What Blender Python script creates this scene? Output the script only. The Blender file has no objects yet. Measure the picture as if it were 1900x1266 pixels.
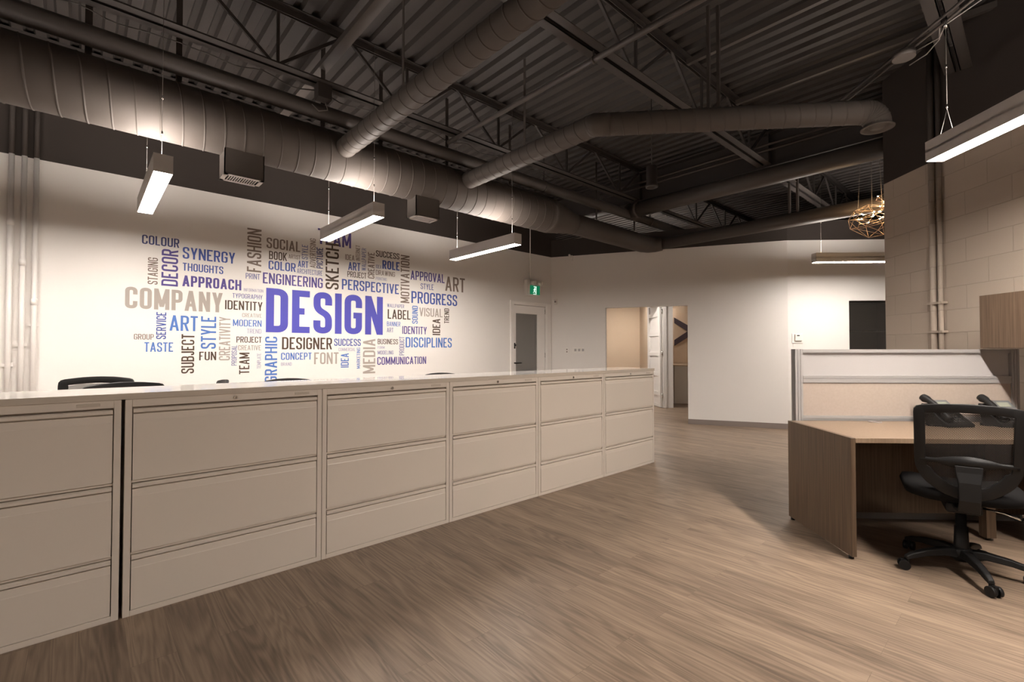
import bpy, bmesh, math, random
from mathutils import Vector, Matrix

# ------------------------------------------------------------------ camera, world, exposure
SC = bpy.context.scene
COL = SC.collection
PI = math.pi
cam_data = bpy.data.cameras.new('camera')
cam_data.lens = 36.0 * 879.4 / 1900.0
cam_data.sensor_width = 36.0
cam_data.clip_start = 0.02
cam = bpy.data.objects.new('camera', cam_data)
COL.objects.link(cam)
cam.location = (0, 0, 1.2464)
cam.rotation_euler = (PI / 2 + math.radians(1.0874), 0, math.radians(47.877 - 90))
SC.camera = cam

world = bpy.data.worlds.new('world')
SC.world = world
world.use_nodes = True
world.node_tree.nodes['Background'].inputs[0].default_value = (1.0, 0.85, 0.72, 1)
world.node_tree.nodes['Background'].inputs[1].default_value = 0.02
SC.view_settings.view_transform = 'Standard'
SC.view_settings.look = 'None'
SC.view_settings.gamma = 1
SC.view_settings.use_curve_mapping = False
SC.view_settings.exposure = 0.16
LAMP_DOWN = 122.0
LAMP_UP = 66.0
LAMP_RIGHT = 198.0
LAMP_COLOUR = (1.0, 0.91, 0.83)

# ------------------------------------------------------------------ materials
def s2l(c):
    return tuple((x / 255 / 12.92) if x / 255 <= 0.04045 else ((x / 255 + 0.055) / 1.055) ** 2.4 for x in c)

def mat(name, col, rough=0.5, metal=0.0, noise=0.0, scale=30.0, bump=0.0, spec=0.5):
    """principled material with a little procedural mottling"""
    m = bpy.data.materials.new(name)
    m.use_nodes = True
    nt = m.node_tree
    b = nt.nodes['Principled BSDF']
    b.inputs['Base Color'].default_value = (*col, 1)
    b.inputs['Roughness'].default_value = rough
    b.inputs['Metallic'].default_value = metal
    b.inputs['Specular IOR Level'].default_value = spec
    if noise or bump:
        tc = nt.nodes.new('ShaderNodeTexCoord')
        n = nt.nodes.new('ShaderNodeTexNoise')
        n.inputs['Scale'].default_value = scale
        n.inputs['Detail'].default_value = 4
        nt.links.new(tc.outputs['Object'], n.inputs['Vector'])
        if noise:
            r = nt.nodes.new('ShaderNodeMapRange')
            r.inputs['To Min'].default_value = 1 - noise
            r.inputs['To Max'].default_value = 1 + noise
            nt.links.new(n.outputs['Fac'], r.inputs['Value'])
            mx = nt.nodes.new('ShaderNodeVectorMath')
            mx.operation = 'SCALE'
            mx.inputs[0].default_value = col
            nt.links.new(r.outputs['Result'], mx.inputs['Scale'])
            nt.links.new(mx.outputs['Vector'], b.inputs['Base Color'])
        if bump:
            bp = nt.nodes.new('ShaderNodeBump')
            bp.inputs['Strength'].default_value = bump
            bp.inputs['Distance'].default_value = 0.002
            nt.links.new(n.outputs['Fac'], bp.inputs['Height'])
            nt.links.new(bp.outputs['Normal'], b.inputs['Normal'])
    return m

def emit(name, col, strength):
    m = bpy.data.materials.new(name)
    m.use_nodes = True
    b = m.node_tree.nodes['Principled BSDF']
    b.inputs['Base Color'].default_value = (0.8, 0.8, 0.8, 1)
    b.inputs['Emission Color'].default_value = (*col, 1)
    b.inputs['Emission Strength'].default_value = strength
    return m

def wood(name, dark, light, rough=0.4):
    """vertical fine-grained laminate: grain runs along local z"""
    m = bpy.data.materials.new(name)
    m.use_nodes = True
    nt = m.node_tree
    b = nt.nodes['Principled BSDF']
    b.inputs['Roughness'].default_value = rough
    tc = nt.nodes.new('ShaderNodeTexCoord')
    mp = nt.nodes.new('ShaderNodeMapping')
    mp.inputs['Scale'].default_value = (55, 55, 1.6)
    n = nt.nodes.new('ShaderNodeTexNoise')
    n.inputs['Scale'].default_value = 1.6
    n.inputs['Detail'].default_value = 5
    cr = nt.nodes.new('ShaderNodeValToRGB')
    cr.color_ramp.elements[0].position = 0.32
    cr.color_ramp.elements[0].color = (*dark, 1)
    cr.color_ramp.elements[1].position = 0.68
    cr.color_ramp.elements[1].color = (*light, 1)
    nt.links.new(tc.outputs['Object'], mp.inputs['Vector'])
    nt.links.new(mp.outputs['Vector'], n.inputs['Vector'])
    nt.links.new(n.outputs['Fac'], cr.inputs['Fac'])
    nt.links.new(cr.outputs['Color'], b.inputs['Base Color'])
    return m

def floor_material():
    m = bpy.data.materials.new('plank_floor')
    m.use_nodes = True
    nt = m.node_tree
    L = nt.links.new
    b = nt.nodes['Principled BSDF']
    tc = nt.nodes.new('ShaderNodeTexCoord')
    rot = nt.nodes.new('ShaderNodeMapping')          # planks run along world y
    rot.inputs['Rotation'].default_value = (0, 0, PI / 2)
    L(tc.outputs['Object'], rot.inputs['Vector'])
    br = nt.nodes.new('ShaderNodeTexBrick')
    br.offset = 0.37
    br.inputs['Scale'].default_value = 1.0
    br.inputs['Brick Width'].default_value = 1.2
    br.inputs['Row Height'].default_value = 0.152
    br.inputs['Mortar Size'].default_value = 0.0009
    br.inputs['Mortar Smooth'].default_value = 0.3
    br.inputs['Bias'].default_value = 0.0
    br.inputs['Color1'].default_value = (0.0, 0.0, 0.0, 1)
    br.inputs['Color2'].default_value = (1.0, 1.0, 1.0, 1)
    br.inputs['Mortar'].default_value = (0.2, 0.2, 0.2, 1)
    L(rot.outputs['Vector'], br.inputs['Vector'])
    # each plank gets its own slice of the grain
    sc = nt.nodes.new('ShaderNodeMapping')
    sc.inputs['Scale'].default_value = (1.1, 13.0, 1.0)
    L(rot.outputs['Vector'], sc.inputs['Vector'])
    off = nt.nodes.new('ShaderNodeCombineXYZ')
    ml = nt.nodes.new('ShaderNodeMath')
    ml.operation = 'MULTIPLY'
    ml.inputs[1].default_value = 37.0
    sep = nt.nodes.new('ShaderNodeSeparateColor')
    L(br.outputs['Color'], sep.inputs['Color'])
    L(sep.outputs['Red'], ml.inputs[0])
    L(ml.outputs['Value'], off.inputs['Z'])
    ad = nt.nodes.new('ShaderNodeVectorMath')
    ad.operation = 'ADD'
    L(sc.outputs['Vector'], ad.inputs[0])
    L(off.outputs['Vector'], ad.inputs[1])
    # cathedral grain: rings of a slowly warped field
    n1 = nt.nodes.new('ShaderNodeTexNoise')
    n1.inputs['Scale'].default_value = 0.55
    n1.inputs['Detail'].default_value = 2.0
    n1.inputs['Distortion'].default_value = 0.5
    L(ad.outputs['Vector'], n1.inputs['Vector'])
    mu = nt.nodes.new('ShaderNodeMath')
    mu.operation = 'MULTIPLY'
    mu.inputs[1].default_value = 85.0
    L(n1.outputs['Fac'], mu.inputs[0])
    sn = nt.nodes.new('ShaderNodeMath')
    sn.operation = 'SINE'
    L(mu.outputs['Value'], sn.inputs[0])
    # fine fibre
    sf = nt.nodes.new('ShaderNodeMapping')
    sf.inputs['Scale'].default_value = (3.5, 70.0, 1.0)
    L(rot.outputs['Vector'], sf.inputs['Vector'])
    n2 = nt.nodes.new('ShaderNodeTexNoise')
    n2.inputs['Scale'].default_value = 1.3
    n2.inputs['Detail'].default_value = 5.0
    L(sf.outputs['Vector'], n2.inputs['Vector'])
    sb = nt.nodes.new('ShaderNodeMapping')
    sb.inputs['Scale'].default_value = (0.8, 9.0, 1.0)
    L(rot.outputs['Vector'], sb.inputs['Vector'])
    n3 = nt.nodes.new('ShaderNodeTexNoise')
    n3.inputs['Scale'].default_value = 1.1
    n3.inputs['Detail'].default_value = 3.0
    L(sb.outputs['Vector'], n3.inputs['Vector'])
    def mad(x, k, prev):
        q = nt.nodes.new('ShaderNodeMath')
        q.operation = 'MULTIPLY_ADD'
        q.inputs[1].default_value = k
        L(x, q.inputs[0])
        if prev is None:
            q.inputs[2].default_value = 0
        else:
            L(prev, q.inputs[2])
        return q.outputs['Value']
    v = mad(sn.outputs['Value'], 0.085, None)
    v = mad(n2.outputs['Fac'], 0.46, v)
    v = mad(n3.outputs['Fac'], 0.52, v)
    v = mad(sep.outputs['Red'], 0.10, v)
    cr = nt.nodes.new('ShaderNodeValToRGB')
    e = cr.color_ramp.elements
    e[0].position = 0.30
    e[0].color = (*FLOOR_DARK, 1)
    e[1].position = 0.80
    e[1].color = (*FLOOR_LIGHT, 1)
    L(v, cr.inputs['Fac'])
    mx = nt.nodes.new('ShaderNodeMix')
    mx.data_type = 'RGBA'
    mx.inputs['B'].default_value = (0.05, 0.034, 0.025, 1)
    L(cr.outputs['Color'], mx.inputs['A'])
    fm = nt.nodes.new('ShaderNodeMath')
    fm.operation = 'MULTIPLY'
    fm.inputs[1].default_value = 0.3
    L(br.outputs['Fac'], fm.inputs[0])
    L(fm.outputs['Value'], mx.inputs['Factor'])
    L(mx.outputs['Result'], b.inputs['Base Color'])
    b.inputs['Roughness'].default_value = 0.42
    b.inputs['Specular IOR Level'].default_value = 0.35
    bp = nt.nodes.new('ShaderNodeBump')
    bp.inputs['Strength'].default_value = 0.12
    bp.inputs['Distance'].default_value = 0.001
    L(v, bp.inputs['Height'])
    L(bp.outputs['Normal'], b.inputs['Normal'])
    return m

def block_material():
    m = bpy.data.materials.new('painted_block')
    m.use_nodes = True
    nt = m.node_tree
    L = nt.links.new
    b = nt.nodes['Principled BSDF']
    b.inputs['Roughness'].default_value = 0.6
    tc = nt.nodes.new('ShaderNodeTexCoord')
    sp = nt.nodes.new('ShaderNodeSeparateXYZ')
    cb = nt.nodes.new('ShaderNodeCombineXYZ')
    L(tc.outputs['Object'], sp.inputs['Vector'])
    L(sp.outputs['X'], cb.inputs['X'])
    L(sp.outputs['Z'], cb.inputs['Y'])
    br = nt.nodes.new('ShaderNodeTexBrick')
    br.inputs['Scale'].default_value = 1.0
    br.inputs['Brick Width'].default_value = 0.4
    br.inputs['Row Height'].default_value = 0.2
    br.inputs['Mortar Size'].default_value = 0.004
    br.inputs['Mortar Smooth'].default_value = 0.6
    br.inputs['Color1'].default_value = (*BLOCK, 1)
    br.inputs['Color2'].default_value = (BLOCK[0] * 0.95, BLOCK[1] * 0.95, BLOCK[2] * 0.95, 1)
    br.inputs['Mortar'].default_value = (BLOCK[0] * 0.82, BLOCK[1] * 0.82, BLOCK[2] * 0.8, 1)
    L(cb.outputs['Vector'], br.inputs['Vector'])
    n = nt.nodes.new('ShaderNodeTexNoise')
    n.inputs['Scale'].default_value = 120
    n.inputs['Detail'].default_value = 3
    L(tc.outputs['Object'], n.inputs['Vector'])
    a = nt.nodes.new('ShaderNodeMath')
    a.operation = 'MULTIPLY_ADD'
    a.inputs[1].default_value = -1.0
    L(br.outputs['Fac'], a.inputs[0])
    q = nt.nodes.new('ShaderNodeMath')
    q.operation = 'MULTIPLY'
    q.inputs[1].default_value = 0.25
    L(n.outputs['Fac'], q.inputs[0])
    L(q.outputs['Value'], a.inputs[2])
    bp = nt.nodes.new('ShaderNodeBump')
    bp.inputs['Strength'].default_value = 0.5
    bp.inputs['Distance'].default_value = 0.004
    L(a.outputs['Value'], bp.inputs['Height'])
    L(bp.outputs['Normal'], b.inputs['Normal'])
    L(br.outputs['Color'], b.inputs['Base Color'])
    return m

def see_through(name, col, alpha, rough=0.4, net=0.0):
    m = bpy.data.materials.new(name)
    m.use_nodes = True
    nt = m.node_tree
    b = nt.nodes['Principled BSDF']
    b.inputs['Base Color'].default_value = (*col, 1)
    b.inputs['Roughness'].default_value = rough
    out = nt.nodes['Material Output']
    tr = nt.nodes.new('ShaderNodeBsdfTransparent')
    mx = nt.nodes.new('ShaderNodeMixShader')
    mx.inputs['Fac'].default_value = alpha
    nt.links.new(tr.outputs[0], mx.inputs[1])
    nt.links.new(b.outputs[0], mx.inputs[2])
    nt.links.new(mx.outputs[0], out.inputs['Surface'])
    if net:                                            # woven net: threads are opaque, holes are clear
        tc = nt.nodes.new('ShaderNodeTexCoord')
        fs = []
        for ax in ((0.707, 0, 0.707), (0.707, 0, -0.707)):
            d = nt.nodes.new('ShaderNodeVectorMath')
            d.operation = 'DOT_PRODUCT'
            d.inputs[1].default_value = ax
            nt.links.new(tc.outputs['Object'], d.inputs[0])
            k = nt.nodes.new('ShaderNodeMath')
            k.operation = 'MULTIPLY'
            k.inputs[1].default_value = net
            nt.links.new(d.outputs['Value'], k.inputs[0])
            s = nt.nodes.new('ShaderNodeMath')
            s.operation = 'SINE'
            nt.links.new(k.outputs['Value'], s.inputs[0])
            fs.append(s)
        mxx = nt.nodes.new('ShaderNodeMath')
        mxx.operation = 'MAXIMUM'
        nt.links.new(fs[0].outputs[0], mxx.inputs[0])
        nt.links.new(fs[1].outputs[0], mxx.inputs[1])
        rg = nt.nodes.new('ShaderNodeMapRange')
        rg.inputs['From Min'].default_value = -0.2
        rg.inputs['From Max'].default_value = 0.5
        rg.inputs['To Min'].default_value = alpha - 0.35
        rg.inputs['To Max'].default_value = min(1.0, alpha + 0.25)
        nt.links.new(mxx.outputs[0], rg.inputs['Value'])
        nt.links.new(rg.outputs['Result'], mx.inputs['Fac'])
    return m

FLOOR_DARK = (0.125, 0.088, 0.063)
FLOOR_LIGHT = (0.345, 0.251, 0.179)
BLOCK = (0.46, 0.385, 0.315)
M = dict(
    floor=floor_material(),
    white=mat('white_wall_paint', (0.76, 0.73, 0.70), 0.55, noise=0.015, scale=3, spec=0.3),
    dark=mat('dark_brown_paint', (0.040, 0.032, 0.028), 0.6, noise=0.05, scale=6, spec=0.3),
    deck=mat('painted_steel_deck', (0.040, 0.034, 0.031), 0.55, noise=0.16, scale=2.2, spec=0.3),
    steel=mat('painted_joist_steel', (0.044, 0.037, 0.034), 0.55, noise=0.10, scale=9, spec=0.35),
    duct=mat('painted_duct', (0.084, 0.071, 0.063), 0.6, noise=0.05, scale=5, spec=0.2),
    pipe=mat('painted_pipe', (0.068, 0.057, 0.051), 0.5, noise=0.06, scale=7, spec=0.35),
    block=block_material(),
    beige=mat('beige_wall_paint', (0.66, 0.53, 0.40), 0.6, noise=0.02, scale=3, spec=0.2),
    grey=mat('grey_wall_paint', (0.42, 0.41, 0.39), 0.6, noise=0.02, scale=3, spec=0.2),
    trim=mat('white_trim_gloss', (0.82, 0.79, 0.76), 0.35, noise=0.01, scale=8),
    base=mat('grey_rubber_base', (0.22, 0.18, 0.16), 0.5, noise=0.03, scale=20),
    cream=mat('cream_steel', (0.68, 0.605, 0.525), 0.38, noise=0.012, scale=60, bump=0.03),
    worktop=mat('white_laminate', (0.82, 0.79, 0.75), 0.06, noise=0.01, scale=40),
    edge=mat('worktop_edge_band', (0.55, 0.48, 0.40), 0.4, noise=0.02, scale=40),
    chrome=mat('chrome', (0.75, 0.74, 0.72), 0.2, metal=1.0, noise=0.02, scale=50),
    silver=mat('silver_aluminium', (0.40, 0.385, 0.375), 0.42, metal=0.4, noise=0.02, scale=40),
    housing=mat('lamp_housing_aluminium', (0.55, 0.52, 0.50), 0.45, metal=0.1, noise=0.03, scale=30),
    wire=mat('steel_wire', (0.20, 0.18, 0.165), 0.5, metal=0.3, noise=0.02, scale=50),
    black=mat('black_plastic', (0.009, 0.0085, 0.0085), 0.5, noise=0.1, scale=80, spec=0.3),
    softblack=mat('black_fabric', (0.006, 0.0055, 0.0055), 0.9, noise=0.15, scale=200, bump=0.3, spec=0.15),
    net=see_through('black_mesh_fabric', (0.02, 0.018, 0.017), 0.62, 0.7, net=950.0),
    darkglass=see_through('dark_window_glass', (0.05, 0.045, 0.04), 0.40, 0.06),
    doorglass=see_through('grey_door_glass', (0.30, 0.29, 0.275), 0.46, 0.08),
    frosted=mat('frosted_white_panel', (0.385, 0.365, 0.355), 0.35, noise=0.01, scale=10),
    fabric=mat('pink_beige_panel_fabric', (0.36, 0.295, 0.25), 0.9, noise=0.10, scale=60, bump=0.15),
    laminate=wood('walnut_laminate', (0.066, 0.041, 0.025), (0.122, 0.080, 0.050)),
    desktop=wood('desk_top_laminate', (0.20, 0.138, 0.090), (0.25, 0.176, 0.118), 0.35),
    bronze=mat('brass_rod', (0.70, 0.50, 0.33), 0.3, metal=0.9, noise=0.03, scale=50),
    screen=mat('grey_display', (0.24, 0.25, 0.20), 0.25, noise=0.02, scale=50),
    keys=mat('grey_keys', (0.10, 0.10, 0.10), 0.5, noise=0.05, scale=60),
    green=emit('green_sign_face', (0.0, 0.30, 0.13), 0.35),
    signwhite=emit('lit_white_pictogram', (0.75, 1.0, 0.85), 0.9),
    plastic=mat('white_plastic', (0.78, 0.75, 0.71), 0.4, noise=0.01, scale=30),
    chevron=mat('dark_purple_graphic', (0.06, 0.045, 0.06), 0.6, noise=0.05, scale=20),
    down=emit('lit_lower_diffuser', LAMP_COLOUR, LAMP_DOWN),
    up=emit('lit_upper_diffuser', LAMP_COLOUR, LAMP_UP),
    down_bright=emit('bright_lower_diffuser', LAMP_COLOUR, LAMP_RIGHT),
    up_weak=emit('weak_upper_diffuser', LAMP_COLOUR, LAMP_UP * 0.5),
    bulb=emit('warm_bulb', (1.0, 0.66, 0.34), 420.0),
)
M['green'].node_tree.nodes['Principled BSDF'].inputs['Base Color'].default_value = (0.0, 0.18, 0.08, 1)
WORDCOL = dict(indigo=(82, 82, 172), violet=(88, 78, 138), navy=(72, 78, 122), blue=(74, 92, 158), sky=(84, 120, 186),
               slate=(112, 118, 158), lilac=(158, 157, 180), brown=(82, 68, 58), dark=(66, 58, 54), taupe=(126, 112, 104),
               sand=(164, 156, 149))
WM = {k: mat('vinyl_' + k, tuple(x * 1.0 for x in s2l(v)), 0.5, noise=0.01, scale=20, spec=0.2) for k, v in WORDCOL.items()}
# ------------------------------------------------------------------ mesh builder
class MB:
    def __init__(s):
        s.v, s.f, s.m, s.s = [], [], [], []

    def add(s, verts, faces, mi=0, smooth=False):
        o = len(s.v)
        s.v += [tuple(p) for p in verts]
        for f in faces:
            s.f.append(tuple(i + o for i in f))
            s.m.append(mi)
            s.s.append(smooth)
        return s

    def box(s, x0, y0, z0, x1, y1, z1, mi=0):
        x0, x1 = min(x0, x1), max(x0, x1)
        y0, y1 = min(y0, y1), max(y0, y1)
        z0, z1 = min(z0, z1), max(z0, z1)
        v = [(x0, y0, z0), (x1, y0, z0), (x1, y1, z0), (x0, y1, z0), (x0, y0, z1), (x1, y0, z1), (x1, y1, z1), (x0, y1, z1)]
        return s.add(v, [(0, 3, 2, 1), (4, 5, 6, 7), (0, 1, 5, 4), (1, 2, 6, 5), (2, 3, 7, 6), (3, 0, 4, 7)], mi)

    def bar(s, p, q, w, h, up=(0, 0, 1), mi=0):
        """rectangular bar from p to q"""
        p, q = Vector(p), Vector(q)
        d = (q - p).normalized()
        u = Vector(up)
        if abs(d.dot(u)) > 0.98:
            u = Vector((1, 0, 0))
        a = d.cross(u).normalized()
        b = a.cross(d).normalized()
        v = []
        for c in (p, q):
            for sa, sb in ((-1, -1), (1, -1), (1, 1), (-1, 1)):
                v.append(c + a * (sa * w / 2) + b * (sb * h / 2))
        return s.add(v, [(0, 3, 2, 1), (4, 5, 6, 7), (0, 1, 5, 4), (1, 2, 6, 5), (2, 3, 7, 6), (3, 0, 4, 7)], mi)

    def tube(s, pts, r, n=12, mi=0, caps=True, closed=False):
        pts = [Vector(p) for p in pts]
        N = len(pts)
        rs = r if isinstance(r, (list, tuple)) else [r] * N
        tang = []
        for i in range(N):
            a = pts[i - 1] if (i > 0 or closed) else pts[i]
            b = pts[(i + 1) % N] if (i < N - 1 or closed) else pts[i]
            t = (b - a)
            tang.append(t.normalized() if t.length > 1e-9 else Vector((0, 0, 1)))
        u = Vector((0, 0, 1)) if abs(tang[0].z) < 0.95 else Vector((1, 0, 0))
        u = (u - tang[0] * u.dot(tang[0])).normalized()
        v = []
        for i in range(N):
            u = (u - tang[i] * u.dot(tang[i])).normalized()
            w = tang[i].cross(u)
            for j in range(n):
                an = 2 * PI * j / n
                v.append(pts[i] + (u * math.cos(an) + w * math.sin(an)) * rs[i])
        f = []
        for i in range(N if closed else N - 1):
            k = (i + 1) % N
            for j in range(n):
                f.append((i * n + j, i * n + (j + 1) % n, k * n + (j + 1) % n, k * n + j))
        s.add(v, f, mi, True)
        if caps and not closed:
            o = len(s.v) - len(v)
            for base, rev in ((0, True), ((N - 1) * n, False)):
                c = [o + base + j for j in range(n)]
                s.f.append(tuple(reversed(c)) if rev else tuple(c))
                s.m.append(mi)
                s.s.append(False)
        return s

    def spiral(s, p, q, r, pitch=0.14, n=28, ridge=0.004, mi=0):
        """straight spiral-seam duct from p to q: a helical ridge runs round it"""
        p, q = Vector(p), Vector(q)
        d = q - p
        Ln = d.length
        d.normalize()
        u = Vector((0, 0, 1)) if abs(d.z) < 0.95 else Vector((1, 0, 0))
        u = (u - d * u.dot(d)).normalized()
        w = d.cross(u)
        prof = []
        k = -1
        while k * pitch < Ln:
            for off, dr in ((-0.003, 0), (0.0, 0), (0.002, ridge), (0.008, ridge), (0.010, 0), (0.013, 0)):
                prof.append((k * pitch + off, r + dr))
            k += 1
        prof.append((Ln + pitch, r))
        v, f = [], []
        for x, rr in prof:
            for j in range(n + 1):
                an = 2 * PI * j / n
                xx = min(max(x + pitch * j / n, 0), Ln)
                v.append(p + d * xx + (u * math.cos(an) + w * math.sin(an)) * rr)
        m = n + 1
        for i in range(len(prof) - 1):
            for j in range(n):
                f.append((i * m + j, i * m + j + 1, (i + 1) * m + j + 1, (i + 1) * m + j))
        return s.add(v, f, mi, True)

    def cyl(s, p, q, r, n=20, mi=0, r2=None):
        return s.tube([p, q], [r, r if r2 is None else r2], n, mi)

    def lathe(s, prof, c=(0, 0, 0), n=28, mi=0, smooth=True):
        """profile of (radius, z) turned about a vertical axis through c"""
        v, f = [], []
        for r, z in prof:
            for j in range(n):
                an = 2 * PI * j / n
                v.append((c[0] + r * math.cos(an), c[1] + r * math.sin(an), c[2] + z))
        for i in range(len(prof) - 1):
            for j in range(n):
                f.append((i * n + j, i * n + (j + 1) % n, (i + 1) * n + (j + 1) % n, (i + 1) * n + j))
        return s.add(v, f, mi, smooth)

    def ball(s, c, r, n=10, mi=0, sc=(1, 1, 1)):
        v, f = [], []
        for i in range(n + 1):
            th = PI * i / n
            for j in range(2 * n):
                ph = PI * j / n
                v.append((c[0] + sc[0] * r * math.sin(th) * math.cos(ph), c[1] + sc[1] * r * math.sin(th) * math.sin(ph), c[2] + sc[2] * r * math.cos(th)))
        k = 2 * n
        for i in range(n):
            for j in range(k):
                f.append((i * k + j, (i + 1) * k + j, (i + 1) * k + (j + 1) % k, i * k + (j + 1) % k))
        return s.add(v, f, mi, True)

    def extrude_x(s, prof, x0, x1, mi=0, smooth=False):
        """closed (y, z) profile extruded along x"""
        n = len(prof)
        v = [(x0, y, z) for y, z in prof] + [(x1, y, z) for y, z in prof]
        f = [(i, (i + 1) % n, n + (i + 1) % n, n + i) for i in range(n)]
        s.add(v, f, mi, smooth)
        return s.add(v, [tuple(range(n - 1, -1, -1)), tuple(range(n, 2 * n))], mi)

    def prism(s, poly, z0, z1, mi=0):
        n = len(poly)
        v = [(x, y, z0) for x, y in poly] + [(x, y, z1) for x, y in poly]
        f = [(i, (i + 1) % n, n + (i + 1) % n, n + i) for i in range(n)] + [tuple(range(n - 1, -1, -1)), tuple(range(n, 2 * n))]
        return s.add(v, f, mi)

    def build(s, name, ms, parent=None, bevel=0.0, seg=2, subsurf=0):
        me = bpy.data.meshes.new(name)
        me.from_pydata([tuple(p) for p in s.v], [], s.f)
        for m in (ms if isinstance(ms, (list, tuple)) else [ms]):
            me.materials.append(m)
        me.polygons.foreach_set('material_index', s.m)
        me.polygons.foreach_set('use_smooth', s.s)
        bm = bmesh.new()
        bm.from_mesh(me)
        bmesh.ops.remove_doubles(bm, verts=bm.verts, dist=1e-6)
        bmesh.ops.recalc_face_normals(bm, faces=bm.faces)
        bm.to_mesh(me)
        bm.free()
        o = bpy.data.objects.new(name, me)
        COL.objects.link(o)
        if parent is not None:
            o.parent = parent
        if bevel:
            b = o.modifiers.new('bevel', 'BEVEL')
            b.width = bevel
            b.segments = seg
            b.limit_method = 'ANGLE'
            b.angle_limit = math.radians(40)
        if subsurf:
            b = o.modifiers.new('subd', 'SUBSURF')
            b.levels = b.render_levels = subsurf
        return o

def tag(o, label=None, cat=None, group=None, kind=None):
    for k, v in (('label', label), ('category', cat), ('group', group), ('kind', kind)):
        if v:
            o[k] = v
    return o

def thing(name, label, cat, loc=(0, 0, 0), rz=0.0, group=None, kind=None):
    o = bpy.data.objects.new(name, None)
    o.empty_display_size = 0.1
    COL.objects.link(o)
    o.location = loc
    o.rotation_euler = (0, 0, rz)
    return tag(o, label, cat, group, kind)

def copy_tree(o, parent=None):
    c = o.copy()
    COL.objects.link(c)
    if parent is not None:
        c.parent = parent
    for ch in list(o.children):
        copy_tree(ch, c)
    return c

def dup(o, loc, rz, label, sc=None):
    c = copy_tree(o)
    c.location = loc
    c.rotation_euler = (0, 0, rz)
    c['label'] = label
    if sc:
        c.scale = sc
    return c

def struct(o):
    o['kind'] = 'structure'
    return o

R2 = math.sqrt(0.5)
def DN(d, n, z=0.0):
    """the desk side of the room is turned by 45 degrees: d runs along the block wall, n towards it"""
    return ((d + n) * R2, (d - n) * R2, z)
A45 = PI / 4

def arc(c, r, a0, a1, n, fn):
    return [fn(c, r, a0 + (a1 - a0) * i / n) for i in range(n + 1)]

# ------------------------------------------------------------------ shell
PAINT = 2.985
WB = 6.08
DECK = 4.08
f_ = MB().box(-4, -7.5, -0.08, 13.5, 8.4, 0.0)
struct(f_.build('floor', M['floor']))

deck = MB()
pit = 0.152
prof = []
a = -4.0
while a < 13.5:
    prof += [(a, DECK), (a + 0.072, DECK), (a + 0.090, DECK + 0.038), (a + 0.134, DECK + 0.038)]
    a += pit
v, f = [], []
for x, z in prof:
    v += [(x, -7.5, z), (x, 8.4, z)]
for i in range(len(prof) - 1):
    f.append((2 * i, 2 * i + 1, 2 * i + 3, 2 * i + 2))
deck.add(v, f)
deck.box(-4, -7.5, DECK + 0.05, 13.5, 8.4, DECK + 0.1)
struct(deck.build('ceiling', M['deck']))

def wall_run(mb, p, q, z0, z1, t):
    """upright slab from p to q, thickness t to the left of p->q; material 1 above the paint line"""
    p, q = Vector((*p, 0)), Vector((*q, 0))
    d = (q - p).normalized()
    nrm = Vector((-d.y, d.x, 0)) * t
    cuts = [z0, z1] if not (z0 < PAINT < z1) else [z0, PAINT, z1]
    for lo, hi in zip(cuts[:-1], cuts[1:]):
        v = [p, q, q + nrm, p + nrm]
        vv = [(c.x, c.y, lo) for c in v] + [(c.x, c.y, hi) for c in v]
        mb.add(vv, [(0, 3, 2, 1), (4, 5, 6, 7), (0, 1, 5, 4), (1, 2, 6, 5), (2, 3, 7, 6), (3, 0, 4, 7)], 1 if lo >= PAINT - 1e-6 else 0)

DOOR_A0, DOOR_A1, DOOR_Z = 5.53, 6.33, 2.04
w = MB()
wall_run(w, (-4, WB), (DOOR_A0, WB), 0, DECK, 0.14)
wall_run(w, (DOOR_A0, WB), (DOOR_A1, WB), DOOR_Z, DECK, 0.14)
wall_run(w, (DOOR_A1, WB), (6.62, WB), 0, DECK, 0.14)
struct(w.build('wall_left', [M['white'], M['dark']]))

FD = Vector((0.4536, -0.8912))
FP = Vector((7.58, 3.943))
def far(s, z=None, off=0.0):
    p = FP + FD * s + Vector((-0.8912, -0.4536)) * off
    return (p.x, p.y) if z is None else (p.x, p.y, z)
TOPZ = 3.30
w = MB()
wall_run(w, far(-2.398), far(-1.391), 0, TOPZ, 0.12)
wall_run(w, far(-1.391), far(-0.007), 2.005, TOPZ, 0.12)
wall_run(w, far(-0.007), far(1.479), 0, TOPZ, 0.12)
struct(w.build('wall_far', [M['white'], M['dark']]))

ED = 7.692
WN0, WN1, WZ0, WZ1 = 4.915, 5.62, 0.75, 2.022
w = MB()
def dn2(d, n):
    return DN(d, n)[:2]
wall_run(w, dn2(ED, 3.977), dn2(ED, WN0), 0, TOPZ, 0.12)
wall_run(w, dn2(ED, WN0), dn2(ED, WN1), 0, WZ0, 0.12)
wall_run(w, dn2(ED, WN0), dn2(ED, WN1), WZ1, TOPZ, 0.12)
wall_run(w, dn2(ED, WN1), dn2(ED, 8.3), 0, TOPZ, 0.12)
struct(w.build('wall_end', [M['white'], M['dark']]))

# block wall along the desk, its near end towards the passage
bw_d1, bw_n = 5.135, 3.65
bwo = MB()
for lo, hi, mi in ((0, PAINT, 0), (PAINT, DECK, 1)):
    bwo.box(-6.9, 0, lo, bw_d1, -0.2, hi, mi)
bo = struct(bwo.build('wall_right', [M['block'], M['dark']]))
bo.location = DN(0, bw_n)
bo.rotation_euler = (0, 0, A45)

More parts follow.
